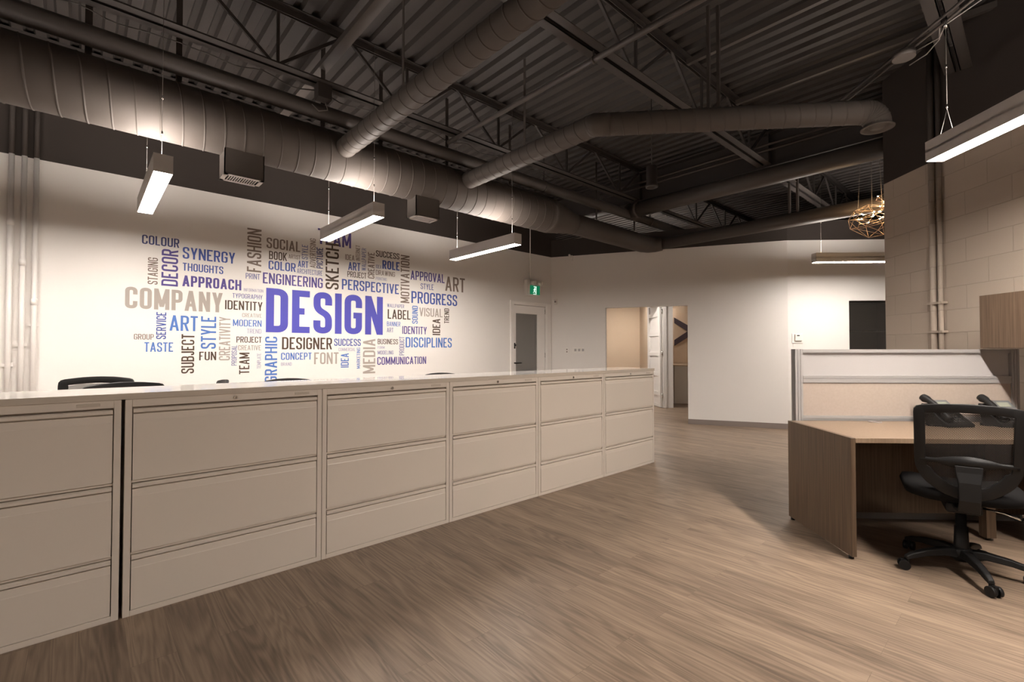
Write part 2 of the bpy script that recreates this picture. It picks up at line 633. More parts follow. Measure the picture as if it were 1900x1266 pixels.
w = MB()
wall_run(w, (-4, -7.5), (-4, WB), 0, DECK, 0.1)
struct(w.build('wall_rear', [M['white'], M['dark']]))
w = MB()
wall_run(w, (13.5, -7.5), (-4, -7.5), 0, DECK, -0.1)
struct(w.build('wall_side', [M['white'], M['dark']]))
w = MB()
wall_run(w, (13.5, -7.5), (13.5, 8.4), 0, DECK, -0.1)
wall_run(w, (-4, 8.4), (13.5, 8.4), 0, DECK, -0.1)
struct(w.build('wall_back', [M['dark'], M['dark']]))
w = MB()
wall_run(w, dn2(ED + 0.1, 8.3), dn2(1.5, 8.3), 0, DECK, 0.1)
struct(w.build('wall_passage', [M['white'], M['dark']]))

# vestibule behind the glazed door
w = MB()
w.box(5.2, 7.55, 0, 7.6, 7.65, 2.6)
w.box(5.1, WB + 0.14, 0, 5.2, 7.65, 2.6)
w.box(7.5, WB + 0.14, 0, 7.6, 7.65, 2.6)
w.box(5.1, WB + 0.14, 2.6, 7.6, 7.65, 2.7)
w.box(6.62, 7.44, 0, 6.74, 7.55, 2.3)
struct(w.build('wall_vestibule', M['grey']))

# baseboards
b = MB()
def skirt(mb, p, q, h=0.085, t=0.008):
    p, q = Vector((*p, 0)), Vector((*q, 0))
    d = (q - p).normalized()
    nrm = Vector((d.y, -d.x, 0)) * t
    v = [p, q, q + nrm, p + nrm]
    vv = [(c.x, c.y, 0) for c in v] + [(c.x, c.y, h) for c in v]
    mb.add(vv, [(0, 3, 2, 1), (4, 5, 6, 7), (0, 1, 5, 4), (1, 2, 6, 5), (2, 3, 7, 6), (3, 0, 4, 7)])
skirt(b, far(-0.007), far(1.479))
skirt(b, far(-2.39), far(-1.391))
struct(b.build('baseboard_far', M['base']))
b = MB()
skirt(b, dn2(ED, 3.977), dn2(ED, 8.2))
struct(b.build('baseboard_end', M['base']))
b = MB()
skirt(b, (-4, WB), (5.45, WB))
struct(b.build('baseboard_left', M['base']))

# window in the end wall and the dark room behind it
wr = thing('window_1', None, None, DN(ED, 0), A45, kind='structure')
m = MB()
for y0, y1, z0, z1 in ((-WN0, -WN0 - 0.012, WZ0, WZ1), (-WN1 + 0.012, -WN1, WZ0, WZ1), (-WN0, -WN1, WZ0, WZ0 + 0.012), (-WN0, -WN1, WZ1 - 0.012, WZ1)):
    m.box(0.03, y0, z0, 0.10, y1, z1)
m.build('window_frame', M['dark'], wr)
MB().box(0.05, -WN0 - 0.01, WZ0 + 0.01, 0.058, -WN1 + 0.01, WZ1 - 0.01).build('window_pane', M['darkglass'], wr)
w = MB()
w.box(0.12, -4.2, 0, 0.2, -4.1, 2.7).box(2.2, -7.2, 0, 2.3, -4.1, 2.7).box(0.12, -7.3, 0, 2.3, -7.2, 2.7).box(0.12, -4.1, 0, 2.3, -4.2, 2.7).box(0.12, -7.3, 2.7, 2.3, -4.1, 2.8)
o = struct(w.build('wall_store', M['grey']))
o.location = DN(ED, 0)
o.rotation_euler = (0, 0, A45)
sh = thing('storage_shelf', 'dark shelf unit standing in the unlit room behind the window', 'shelf', DN(ED + 1.7, 5.9), A45)
m = MB()
for y in (-0.9, 0.0, 0.9):
    m.box(0, y - 0.02, 0, 0.4, y + 0.02, 2.2)
m.build('upright', M['dark'], sh)
for z in (0.5, 1.0, 1.62, 2.18):
    MB().box(0, -0.88, z - 0.02, 0.4, 0.88, z).build('shelf_board', M['dark'], sh)

# rooms beyond the doorway in the far wall
w = MB()
wall_run(w, dn2(10.4, 2.74), dn2(10.4, 2.96), 0, TOPZ, 0.14)
wall_run(w, dn2(10.4, 1.0), dn2(10.4, 2.74), 2.30, TOPZ, 0.14)
wall_run(w, dn2(10.4, 1.0), dn2(10.4, 1.3), 0, 2.30, 0.14)
struct(w.build('wall_corridor', [M['white'], M['dark']]))
w = MB()
wall_run(w, dn2(13.2, 1.4), dn2(13.2, 3.0), 0, TOPZ, 0.1)
struct(w.build('wall_office', [M['beige'], M['beige']]))
w = MB()
wall_run(w, dn2(12.2, 2.96), dn2(12.2, 5.2), 0, TOPZ, 0.1)
wall_run(w, dn2(13.2, 2.86), dn2(10.54, 2.86), 0, TOPZ, 0.1)
struct(w.build('wall_closet', [M['beige'], M['beige']]))
w = MB()
wall_run(w, dn2(12.3, 4.6), dn2(7.85, 4.6), 0, TOPZ, -0.1)
struct(w.build('wall_closet_side', [M['beige'], M['beige']]))
t = MB()
t.box(0, -0.02, 0, -0.016, -0.10, 2.36).box(0, 0.0, 0, 0.14, -0.02, 2.32)
t.box(-0.012, -0.10, 0, 0, -0.115, 2.36)
o = struct(t.build('trim_1', M['trim'], bevel=0.004))
o.location = DN(10.4, 2.72)
o.rotation_euler = (0, 0, A45)

# ------------------------------------------------------------------ doors
d1 = thing('door_1', None, None, (0, WB, 0), 0, kind='structure')
m = MB()
for x0, x1 in ((DOOR_A0 - 0.075, DOOR_A0), (DOOR_A1, DOOR_A1 + 0.14)):
    m.box(x0, -0.018, 0, x1, 0, DOOR_Z + 0.07)
    m.box(x0 + (0.0 if x0 < 6 else 0.02), -0.026, 0, x0 + (0.03 if x0 < 6 else 0.05), 0, DOOR_Z + 0.07)
m.box(DOOR_A0, -0.018, DOOR_Z, DOOR_A1, 0, DOOR_Z + 0.07)
m.box(DOOR_A0 - 0.075, -0.026, DOOR_Z + 0.045, DOOR_A1 + 0.14, 0, DOOR_Z + 0.07)
m.build('door_casing', M['trim'], d1, bevel=0.004)
m = MB()
GA0, GA1, GZ0, GZ1 = 5.60, 6.135, 0.30, 1.892
lx0, lx1 = DOOR_A0 + 0.006, DOOR_A1 - 0.006
m.box(lx0, 0.01, 0.01, GA0, 0.052, DOOR_Z - 0.006)
m.box(GA1, 0.01, 0.01, lx1, 0.052, DOOR_Z - 0.006)
m.box(GA0, 0.01, 0.01, GA1, 0.052, GZ0)
m.box(GA0, 0.01, GZ1, GA1, 0.052, DOOR_Z - 0.006)
m.build('door_leaf', M['trim'], d1)
MB().box(GA0, 0.028, GZ0, GA1, 0.034, GZ1).build('glass_pane', M['doorglass'], d1)
m = MB()
m.cyl((5.565, 0.012, 1.02), (5.565, -0.045, 1.02), 0.011, 12).tube([(5.565, -0.042, 1.02), (5.60, -0.046, 1.02), (5.68, -0.046, 1.02)], 0.009, 10)
m.box(5.548, 0.004, 1.27, 5.582, 0.012, 1.37).cyl((5.565, 0.01, 1.33), (5.565, -0.02, 1.33), 0.018, 14)
m.build('handle', M['black'], d1)
m = MB()
for z in (0.3, 1.15, 1.95):
    m.cyl((lx1 + 0.003, 0.006, z - 0.045), (lx1 + 0.003, 0.006, z + 0.045), 0.007, 10)
m.build('hinge', M['chrome'], d1)

d2 = thing('door_2', None, None, DN(10.39, 2.715), A45 + math.radians(5.6), kind='structure')
m = MB()
LW = 0.80
rails = [0.02, 0.30, 0.72, 1.16, 1.60, 2.02, 2.27]
m.box(0.0, 0, 0.01, 0.12, 0.04, 2.28).box(LW - 0.12, 0, 0.01, LW, 0.04, 2.28)
for i, z in enumerate(rails):
    h = 0.10 if i in (0, len(rails) - 1) else 0.085
    m.box(0.12, 0, max(0.01, z - h / 2), LW - 0.12, 0.04, min(2.28, z + h / 2))
m.box(0.12, 0.018, 0.02, LW - 0.12, 0.022, 2.26)
m.build('door_leaf', M['trim'], d2, bevel=0.004)
for z in (0.26, 1.18, 2.08):
    m = MB()
    m.cyl((-0.006, -0.006, z - 0.05), (-0.006, -0.006, z + 0.05), 0.012, 10).box(0, -0.004, z - 0.05, 0.035, 0, z + 0.05)
    m.build('hinge', M['chrome'], d2)

# things seen through the doorway
t = thing('closet_counter', 'low beige counter beside dark shelves seen through the far doorway', 'counter', DN(11.2, 3.20), A45)
MB().box(0, -0.02, 0, 0.55, -0.34, 0.87).build('cabinet_body', M['plastic'], t)
MB().box(-0.02, 0, 0.87, 0.95, -1.3, 0.90).build('countertop', M['beige'], t, bevel=0.003)
m = MB()
m.box(0.02, -0.34, 0, 0.55, -0.36, 0.87).box(0.53, -0.36, 0, 0.55, -0.9, 0.87).box(0.02, -0.9, 0, 0.55, -0.92, 0.87)
for z in (0.03, 0.25, 0.48, 0.70):
    m.box(0.02, -0.36, z - 0.012, 0.53, -0.9, z)
m.build('open_shelves', M['dark'], t)
m = MB()
P = [(0.0, 2.07), (0.0, 1.93), (0.33, 1.72), (0.0, 1.50), (0.0, 1.35), (0.46, 1.64), (0.46, 1.80)]
m.prism(P, 0, 0.012)
o = m.build('wall_graphic', M['chevron'])
o.rotation_euler = (PI / 2, 0, A45 - PI / 2)
o.location = DN(12.188, 3.50)
tag(o, 'dark arrow-shaped graphic on beige wall seen through the far doorway', 'wall graphic')
# ------------------------------------------------------------------ pendant lamps
def make_pendant(L, name='pendant_light', W=0.11, H=0.125, top=1.5, vee=False, down='down', up='up'):
    """long lamp along local x, lower face at z = 0; light comes out of the lower and the upper face"""
    t = thing(name, '', 'lamp')
    m = MB()
    tk = 0.004
    m.box(0, -W / 2, 0, L, -W / 2 + tk, H).box(0, W / 2 - tk, 0, L, W / 2, H)
    m.box(0, -W / 2, 0, tk, W / 2, H).box(L - tk, -W / 2, 0, L, W / 2, H)
    m.box(tk, -W / 2, H * 0.42, L - tk, W / 2, H * 0.55)
    m.build('housing', M['housing'], t)
    MB().box(tk, -W / 2 + tk, 0.002, L - tk, W / 2 - tk, 0.010).build('lower_diffuser', M[down], t)
    MB().box(tk, -W / 2 + tk, H - 0.018, L - tk, W / 2 - tk, H - 0.010).build('upper_diffuser', M[up], t)
    for x in (0.10, L - 0.10):
        m = MB()
        if vee:
            m.cyl((x, 0, H + 0.16), (x, 0, top), 0.0022, 6)
            m.tube([(x, -W / 2 + 0.01, H - 0.01), (x, 0, H + 0.165), (x, W / 2 - 0.01, H - 0.01)], 0.0016, 6)
        else:
            m.cyl((x, 0, H - 0.02), (x, 0, top), 0.0018, 6)
        c = m.build('cable', M['wire'], t)
        for z in (H + 0.0, H + 0.17, H + 0.42):
            MB().cyl((x, 0, z), (x, 0, z + 0.022), 0.0055, 10).build('cable_grip', M['chrome'], c)
    return t

LZ = 2.45
GL = 'pendant lamps over the desks'
p0 = make_pendant(1.285, top=DECK - LZ - 0.02)
p0['group'] = GL
p0.location = (0.387, 3.955, LZ)
p0.rotation_euler = (0, 0, PI / 2)
p0['label'] = 'leftmost lit pendant lamp, hanging above the word COLOUR nearest the camera'
dup(p0, (1.96, 3.955, LZ), PI / 2, 'middle lit pendant lamp by the word wall, covering part of TEAM')
dup(p0, (3.655, 3.94, LZ), PI / 2, 'lit pendant lamp of the word wall row nearest the far corner and exit sign')
pr = make_pendant(2.44, top=0.85, vee=True, down='down_bright', up='up_weak')
pr.location = DN(3.139, 2.545, LZ)
pr.rotation_euler = (0, 0, A45 + PI)
pr['label'] = 'long lit pendant lamp beside the block wall above the desk at the right edge'
pf = make_pendant(1.285, top=DECK - LZ - 0.02)
pf.location = DN(6.70, 3.82, LZ)
pf.rotation_euler = (0, 0, -A45)
pf['label'] = 'distant lit pendant lamp before the white end wall, partly behind the block wall'
# next lamp of the word wall row, then unseen lamps added for extra light
dup(p0, (-1.25, 3.955, LZ), PI / 2, 'lit pendant lamp of the word wall row behind the camera, outside the view')
q4 = dup(p0, DN(-1.5, -1.6, LZ), A45 + PI, 'added pendant fill lamp in mid-room behind the camera, outside the view')  # unseen fill, added to brighten the cabinet fronts
q5 = dup(p0, DN(4.9, 5.6, LZ), -A45, 'added pendant fill lamp in the passage behind the block wall, hidden from view')  # unseen fill, added to brighten the far and end walls
q2 = dup(p0, DN(9.95, 0.9, 2.6), -A45, 'added pendant fill lamp in the corridor behind the far wall, hidden from view')  # unseen fill, added to light the corridor
q3 = dup(p0, DN(11.8, 1.9, 2.6), -A45, 'added pendant fill lamp in the beige room behind the far wall, hidden from view')  # unseen fill, added to light the beige room
for qq in (q2, q3, q4, q5):
    if 'group' in qq:
        del qq['group']

# ------------------------------------------------------------------ joists, girder, bridging
JZ = 3.55
def make_joist(a0, a1, b, label, node0=1.12, period=1.187):
    t = thing('steel_joist', label, 'roof joist', (0, b, 0), group='roof joists under the metal deck')
    m = MB()
    for s in (-1, 1):
        m.box(a0, s * 0.012, DECK - 0.007, a1, s * 0.062, DECK - 0.001)
        m.box(a0, s * 0.012, DECK - 0.055, a1, s * 0.018, DECK - 0.001)
    m.build('top_chord', M['steel'], t)
    m = MB()
    c0, c1 = a0 + (0.25 if a0 > 0 else 0), a1 - (0.22 if a1 < 7 else 0)
    for s in (-1, 1):
        m.box(c0, s * 0.012, JZ, c1, s * 0.085, JZ + 0.006)
        m.box(c0, s * 0.012, JZ, c1, s * 0.018, JZ + 0.05)
    m.build('bottom_chord', M['steel'], t)
    k = math.ceil((a0 - node0) / period)
    while node0 + k * period < a1:
        x = node0 + k * period
        zt, zb = DECK - 0.03, JZ + 0.03
        if c0 < x < c1:
            MB().bar((x + 0.03, 0, zb), (x + 0.03, 0, zt), 0.022, 0.022).build('web_post', M['steel'], t)
            for dx in (-0.56, 0.58):
                if a0 < x + dx < a1:
                    MB().bar((x + (0.03 if dx > 0 else -0.01), 0, zb), (x + dx, 0, zt), 0.024, 0.024).build('web_diagonal', M['steel'], t)
        k += 1
    return t
make_joist(-3.9, 6.5, 4.13, 'dark steel truss joist directly above the pale rain pipe, nearest the word wall')
make_joist(-3.9, 6.5, 2.25, 'dark steel truss joist crossing the middle of the ceiling above the slanting duct bend', node0=1.05)
make_joist(-3.9, 5.55, 0.40, 'dark steel truss joist ending at the block wall above the long right pendant', node0=1.3)
make_joist(-3.9, 3.4, -1.45, 'dark steel truss joist right of all others, over the block wall', node0=1.3)
make_joist(6.5, 12.5, 2.25, 'dark steel truss joist seen past the girder above the white end wall')
make_joist(6.5, 12.5, 4.13, 'dark steel truss joist past the girder above the far doorway')

g = thing('steel_girder', 'deep dark steel girder across the ceiling carrying the far joist ends', 'girder')
m = MB()
m.box(6.40, 0.2, 3.57, 6.60, WB, 3.585).box(6.492, 0.2, 3.58, 6.508, WB, 4.01).box(6.40, 0.2, 4.0, 6.60, WB, DECK - 0.057)
m.build('i_beam', M['steel'], g)
m = MB()
for y in (0.40, 2.25, 4.13):
    m.box(6.42, y - 0.006, 3.585, 6.58, y + 0.006, 4.0)
m.build('stiffener_plate', M['steel'], g)
m = MB()
m.box(-3.9, 5.99, 4.02, 6.45, 5.998, DECK).box(-3.9, 5.998, 4.02, 6.45, WB, 4.028)
tag(m.build('ledger_angle', M['steel']), 'long steel ledger angle along the top of the word wall under the deck', 'steel angle')
GB = 'bridging bars across the joists'
for x, z, b0, b1, wd, lb in ((1.62, 3.85, -1.4, WB, 0.09, 'wide flat steel bar crossing the joists above the nearest slanting duct'),
                             (4.25, 3.97, -0.9, 2.2, 0.04, 'thin steel bridging bar between joists above the horizontal duct run'),
                             (5.35, 3.97, 0.0, 2.2, 0.04, 'thin steel bridging bar between joists above the duct elbow outlet')):
    tag(MB().box(x - wd / 2, b0, z, x + wd / 2, b1, z + 0.05).build('bridging_bar', M['pipe']), lb, 'steel bar', GB)

# ------------------------------------------------------------------ ducts
md = thing('spiral_duct', 'large spiral duct running along the word wall with two outlet boxes', 'duct', (0, 4.42, 3.07))
MB().spiral((-3.8, 0, 0), (4.62, 0, 0), 0.225, pitch=0.138, n=36).build('round_duct', M['duct'], md)
m = MB()
m.tube([(4.60, 0, 0), (4.66, 0, 0), (4.70, 0, 0), (5.10, 0, -0.02), (5.16, 0, -0.02)], [0.23, 0.23, 0.225, 0.155, 0.15], 32)
m.build('reducer', M['duct'], md)
m = MB()
m.tube([(5.1, 0, -0.02), (6.95, 0, -0.03), (7.10, -0.03, -0.03), (7.20, -0.10, -0.03), (7.245, -0.2, -0.03)], [0.148, 0.148, 0.14, 0.125, 0.11], 28)
m.build('tail_duct', M['pipe'], md)
for x0, x1 in ((0.815, 1.107), (2.556, 2.843)):
    m = MB()
    m.box(x0, -0.10, -0.41, x1, -0.09, -0.195).box(x0, 0.08, -0.41, x1, 0.09, -0.18)
    m.box(x0, -0.10, -0.41, x0 + 0.008, 0.09, -0.19).box(x1 - 0.008, -0.10, -0.41, x1, 0.09, -0.19)
    o = m.build('outlet_box', M['duct'], md)
    m = MB()
    m.box(x0, -0.10, -0.414, x1, -0.07, -0.407).box(x0, 0.06, -0.414, x1, 0.09, -0.407)
    m.box(x0, -0.10, -0.414, x0 + 0.03, 0.09, -0.407).box(x1 - 0.03, -0.10, -0.414, x1, 0.09, -0.407)
    n = 13
    for i in range(1, n):
        xx = x0 + 0.03 + (x1 - x0 - 0.06) * i / n
        m.box(xx - 0.0035, -0.07, -0.412, xx + 0.0035, 0.06, -0.407)
    m.build('grille', M['housing'], o)  # paler material stands in for light reaching the underside
    MB().box(x0 + 0.01, -0.088, -0.395, x1 - 0.01, 0.078, -0.39).build('slot_shade_plate', M['black'], o)  # black sheet stands in for the shade inside the slots
for x in (-0.55, 0.0, 0.52, 1.62, 2.2, 3.0, 3.95, 5.7, 6.7):
    m = MB()
    m.box(x - 0.02, -0.012, 0.14 if x > 5 else 0.222, x + 0.02, -0.009, DECK - 3.07)
    m.build('hanger_strap', M['pipe'], md)

b1 = thing('branch_duct', 'thick slanting spiral duct crossing the top centre of the ceiling from the wall duct', 'duct', (1.75, 4.25, 3.09), group='branch ducts off the wall duct')
MB().spiral((0, 0, 0), (0, -7.0, 0), 0.086, pitch=0.115, n=30, ridge=0.003).build('round_duct', M['duct'], b1)
MB().tube([(0, 0.03, 0), (0, -0.03, 0)], 0.091, 30).build('collar', M['duct'], b1)
for y in (-1.1, -2.6, -3.4):
    m = MB()
    m.box(-0.002, y - 0.014, 0.083, 0.002, y + 0.014, DECK - 3.09)
    m.build('hanger_strap', M['pipe'], b1)

b2 = thing('branch_duct', 'slimmer spiral duct with a bend and a round elbow outlet near the block wall', 'duct', (3.15, 4.25, 3.13), group='branch ducts off the wall duct')
def l2(d, n, z=0.0):
    p = DN(d, n)
    return (p[0] - 3.15, p[1] - 4.25, z)
BE = (0.0, -1.80, 0)                      # bend, in local coordinates
pd, pn = (3.15 + 2.45) * R2, (3.15 - 2.45) * R2
E0 = l2(pd - 0.0, pn + 0.06)
E1 = l2(3.86, 2.60)
MB().spiral((0, 0, 0), BE, 0.090, pitch=0.115, n=28, ridge=0.003).spiral(E0, E1, 0.090, pitch=0.115, n=28, ridge=0.003).build('round_duct', M['duct'], b2)
MB().tube([(0, 0.03, 0), (0, -0.03, 0)], 0.096, 28).build('collar', M['duct'], b2)
MB().tube([(0, -1.76, 0), (0, -1.80, 0), E0, Vector(E0) + (Vector(E1) - Vector(E0)) * 0.03], 0.092, 28).build('bend', M['duct'], b2)
e1 = Vector(E1)
dd = (e1 - Vector(E0)).normalized()
pts = [e1 - dd * 0.02]
for i in range(0, 9):
    an = PI / 2 * i / 8
    pts.append(e1 + dd * (0.10 * math.sin(an)) + Vector((0, 0, -0.10 * (1 - math.cos(an)))))
m = MB().tube(pts, 0.092, 28, caps=False)
c = pts[-1]
for i in range(1, 8):                      # gored elbow seams
    d_ = (pts[i + 1] - pts[i - 1]).normalized()
    m.tube([pts[i] - d_ * 0.003, pts[i] + d_ * 0.003], 0.0945, 28)
m.build('elbow', M['duct'], b2)
m = MB()
m.lathe([(0.092, 0.01), (0.092, -0.015), (0.112, -0.025), (0.112, -0.033), (0.094, -0.034), (0.075, -0.012), (0.058, -0.012), (0.05, -0.03), (0.0, -0.03)], c, 32)
m.build('round_diffuser', M['duct'], b2)
for n_ in (1.42, 1.50):
    p = l2(3.93, n_)
    m = MB()
    m.box(p[0] - 0.012, p[1] - 0.012, 0.095, p[0] + 0.012, p[1] + 0.012, DECK - 3.13)
    m.build('hanger_strap', M['pipe'], b2)
for y in (-0.95,):
    m = MB()
    m.box(-0.002, y - 0.014, 0.095, 0.002, y + 0.014, DECK - 3.13)
    m.build('hanger_strap', M['pipe'], b2)

fd = thing('far_duct', 'dark round duct running above the white far walls', 'duct', (7.25, 0, 3.045))
MB().tube([(0, 4.22, 0), (0, 0.3, 0)], 0.095, 24).build('round_duct', M['pipe'], fd)
for y in (2.27, 2.17):
    m = MB()
    m.box(-0.02, y - 0.012, 0.09, 0.02, y + 0.012, DECK - 3.045)
    m.build('hanger_strap', M['pipe'], fd)

# ------------------------------------------------------------------ pipes and conduits under the deck
t = thing('rain_pipe', 'long pale pipe running beside the wall duct just under the joists', 'pipe', (0, 4.30, 3.39))
MB().tube([(-3.8, 0, 0), (9.2, 0, 0)], 0.070, 24).build('pipe_run', M['pipe'], t)
for x in (4.45, 7.0):
    m = MB()
    m.tube([(x - 0.02, 0, 0), (x + 0.02, 0, 0)], 0.076, 24).bar((x, 0, 0.07), (x, 0, DECK - 3.39), 0.012, 0.012)
    m.build('pipe_hanger', M['pipe'], t)
t = thing('cross_pipe', 'thick dark pipe with ringed coupling running below the girder', 'pipe', (6.40, 0, 3.44))
MB().tube([(0, 4.30, 0), (0, 0.95, 0)], 0.11, 26).build('pipe_run', M['pipe'], t)
m = MB()
for y in (4.15, 4.30):
    m.tube([(0, y - 0.03, 0), (0, y + 0.03, 0)], 0.125, 26)
m.build('coupling', M['pipe'], t)
t = thing('girder_conduit', 'pair of thin conduits running along the front of the deep girder', 'conduit', (6.30, 0, 3.74))
for dz in (0.0, 0.07):
    MB().tube([(0, 4.8, dz), (0, 1.3, dz)], 0.016, 10).build('pipe_run', M['pipe'], t)
t = thing('conduit_pipe', 'thin straight pipe crossing the ceiling between the two slanting ducts', 'pipe', (2.88, 0, 3.475))
MB().tube([(0, 4.2, 0), (0, -2.1, 0)], 0.024, 14).build('pipe_run', M['pipe'], t)
m = MB()
for y in (2.25, 0.40):
    m.tube([(0, y - 0.012, 0), (0, y + 0.012, 0)], 0.029, 14).bar((0, y, 0.02), (0, y, JZ - 3.475), 0.01, 0.01)
m.build('pipe_clamp', M['pipe'], t)

m = MB()
pts = []
for i in range(90):
    x = -1.6 + i * 0.07
    pts.append((x, 4.19 + 0.02 * math.sin(i * 1.1), JZ - 0.03 - 0.035 * abs(math.sin(i * 0.42))))
m.tube(pts, 0.005, 6)
tag(m.build('cable', M['steel']), 'thin drooping cable strung under the joist nearest the word wall', 'cable')
t = thing('junction_box', 'dark electrical box hanging under the joist beside the slanting duct', 'junction box', (1.52, 4.13, JZ - 0.001))
MB().box(-0.06, -0.05, -0.13, 0.06, 0.05, 0.0).build('box_body', M['steel'], t, bevel=0.004)
m = MB()
m.tube([(0.03, 0.02, -0.13), (0.05, 0.03, -0.19), (-0.02, 0.05, -0.21), (-0.07, 0.07, -0.16)], 0.005, 6)
m.build('cable', M['wire'], t)

m = MB()
lt = thing('light_conduit', 'pair of thin conduits running above the right pendant to a round box', 'conduit', DN(0, 2.54, 3.30), A45)
MB().tube([(0.2, -0.02, 0), (4.3, -0.02, 0)], 0.009, 10).build('conduit_run', M['pipe'], lt)
MB().tube([(0.2, 0.02, 0.012), (4.3, 0.02, 0.012)], 0.009, 10).build('conduit_run', M['steel'], lt)
MB().cyl((3.34, 0.02, -0.055), (3.34, 0.02, -0.02), 0.065, 24).build('ceiling_canopy', M['pipe'], lt)
m = MB()
m.tube([(3.10, -0.02, 0.0), (3.2, -0.10, -0.02), (3.34, -0.13, -0.03), (3.45, -0.10, -0.04)], 0.004, 8)
m.tube([(3.30, -0.03, -0.03), (3.15, -0.06, -0.04), (3.04, -0.005, -0.03), (2.9, -0.14, 0.05), (2.8, -0.2, 0.2)], 0.004, 8)
m.build('flexible_cable', M['wire'], lt)
m = MB()
m.cyl((3.04, -0.005, -0.05), (3.04, -0.005, -0.01), 0.010, 10)
m.build('cable_grip', M['chrome'], lt)

t = thing('canister_light', 'small dark cylinder hanging on a rod before the girder', 'hanging fixture', (4.63, 2.82, 3.04))
MB().lathe([(0.0, 0.02), (0.05, 0.02), (0.052, 0.0), (0.066, 0.0), (0.066, 0.02), (0.058, 0.03), (0.058, 0.23), (0.02, 0.235), (0.0, 0.235)], n=24).build('canister', M['steel'], t)
MB().cyl((0, 0, 0.23), (0, 0, DECK - 3.04), 0.005, 8).build('rod', M['steel'], t)

GP = 'conduits on the word wall'
for i, (x, lb) in enumerate(((-0.492, 'leftmost of three conduits on the word wall at the left edge'), (-0.412, 'middle of three conduits on the word wall at the left edge'), (-0.335, 'rightmost of three conduits on the word wall at the left edge'))):
    t = thing('wall_conduit', lb, 'conduit', (x, WB - 0.022, 0), group=GP)
    for z0, z1, mm in ((0.02, PAINT, 'white'), (PAINT, DECK, 'dark')):
        MB().cyl((0, 0, z0), (0, 0, z1), 0.019, 14).build('pipe_run', M[mm], t)
    MB().cyl((0, 0, 2.35 - i * 0.35), (0, 0, 2.41 - i * 0.35), 0.023, 14).build('coupling', M['white'], t)
    MB().box(-0.035, -0.004, 1.1 + 0.18 * i, 0.035, 0.022, 1.125 + 0.18 * i).build('strap', M['white'], t)
GP = 'conduits on the block wall'
for d, rr, lb in ((4.505, 0.024, 'left one of the twin conduits on the block wall behind the desk'), (4.425, 0.018, 'right one of the twin conduits on the block wall behind the desk')):
    t = thing('wall_conduit', lb, 'conduit', DN(d, bw_n - 0.026), A45, group=GP)
    MB().cyl((0, 0, 0.02), (0, 0, PAINT), rr, 14).build('pipe_run', M['block'], t)
    MB().cyl((0, 0, PAINT), (0, 0, DECK), rr, 14).build('pipe_run', M['dark'], t)
    for z in (1.40, 1.66):
        MB().box(-0.04, -0.03, z, 0.04, 0.026, z + 0.02).build('strap', M['block'], t)

# ------------------------------------------------------------------ chandelier
ch = thing('chandelier', 'glowing geometric wire chandelier hanging beside the block wall corner', 'chandelier', DN(5.80, 3.985, 2.81), A45)
rnd = random.Random(11)
pts = []
for i in range(22):
    z = 1 - 2 * (i + 0.5) / 22
    r = math.sqrt(1 - z * z)
    an = i * 2.399963
    k = 0.86 + 0.22 * rnd.random()
    pts.append(Vector((0.20 * r * math.cos(an) * k, 0.27 * r * math.sin(an) * k, 0.17 * z * k - (0.08 if z < -0.85 else 0))))
bm = bmesh.new()
for p in pts:
    bm.verts.new(p)
bmesh.ops.convex_hull(bm, input=bm.verts)
m = MB()
for e in bm.edges:
    m.cyl(e.verts[0].co, e.verts[1].co, 0.0022, 5)
inner = [p * 0.55 for p in pts[2:18]]
for i in range(len(inner) - 3):
    m.cyl(inner[i], inner[i + 3], 0.0016, 5)
    m.cyl(inner[i], pts[i + 2], 0.0016, 5)
sp = [Vector((0.03, -0.14 + 0.012 * i, 0.12 + 0.028 * i)) + Vector((0.05 * math.cos(i * 1.7), 0.05 * math.sin(i * 1.7), 0)) for i in range(7)]
sp = [Vector((p.x, p.y - 0.03, p.z)) for p in sp]
for i in range(6):
    m.cyl(sp[i], sp[i + 1], 0.002, 5)
    if i < 5:
        m.cyl(sp[i], sp[i + 2], 0.0016, 5)
m.cyl(sp[0], pts[3], 0.003, 6)
m.build('wire_frame', M['bronze'], ch)
bm.free()
for p in inner[0:12] + sp[1:6:2] + [pts[4], pts[7], pts[9]]:
    MB().ball(p, 0.0052, 6).build('bulb', M['bulb'], ch)
m = MB()
for y in (0.0, 0.16, -0.12):
    m.cyl((0, y, 0.12), (0, y * 0.6, DECK - 2.86), 0.0025, 6)
m.build('cable', M['wire'], ch)

# ------------------------------------------------------------------ exit sign and small wall fittings
ex = thing('exit_sign', 'green running-man exit sign with twin emergency lamps above the glazed door', 'exit sign', (5.94, WB, 2.35))
m = MB()
m.box(-0.165, -0.09, -0.14, 0.165, 0, 0.06)
m.box(-0.15, -0.075, 0.06, 0.15, 0, 0.145)
m.build('housing', M['plastic'], ex, bevel=0.005)
MB().box(-0.095, -0.094, -0.115, 0.150, -0.089, 0.045).build('sign_face', M['green'], ex)
m = MB()
def ribbon(pl, wd):
    for p, q in zip(pl[:-1], pl[1:]):
        m.bar((p[0], -0.0955, p[1]), (q[0], -0.0955, q[1]), wd, 0.002, up=(0, 1, 0))
ribbon([(0.055, 0.03), (0.055, -0.10)], 0.012)
ribbon([(0.055, 0.025), (-0.005, 0.025)], 0.012)
m.cyl((0.022, -0.0965, 0.002), (0.022, -0.0945, 0.002), 0.011, 14)
ribbon([(0.020, -0.010), (0.012, -0.045)], 0.020)
ribbon([(0.018, -0.014), (0.040, -0.026), (0.048, -0.016)], 0.008)
ribbon([(0.016, -0.016), (-0.006, -0.026), (-0.010, -0.042)], 0.008)
ribbon([(0.012, -0.045), (0.034, -0.062), (0.030, -0.088)], 0.010)
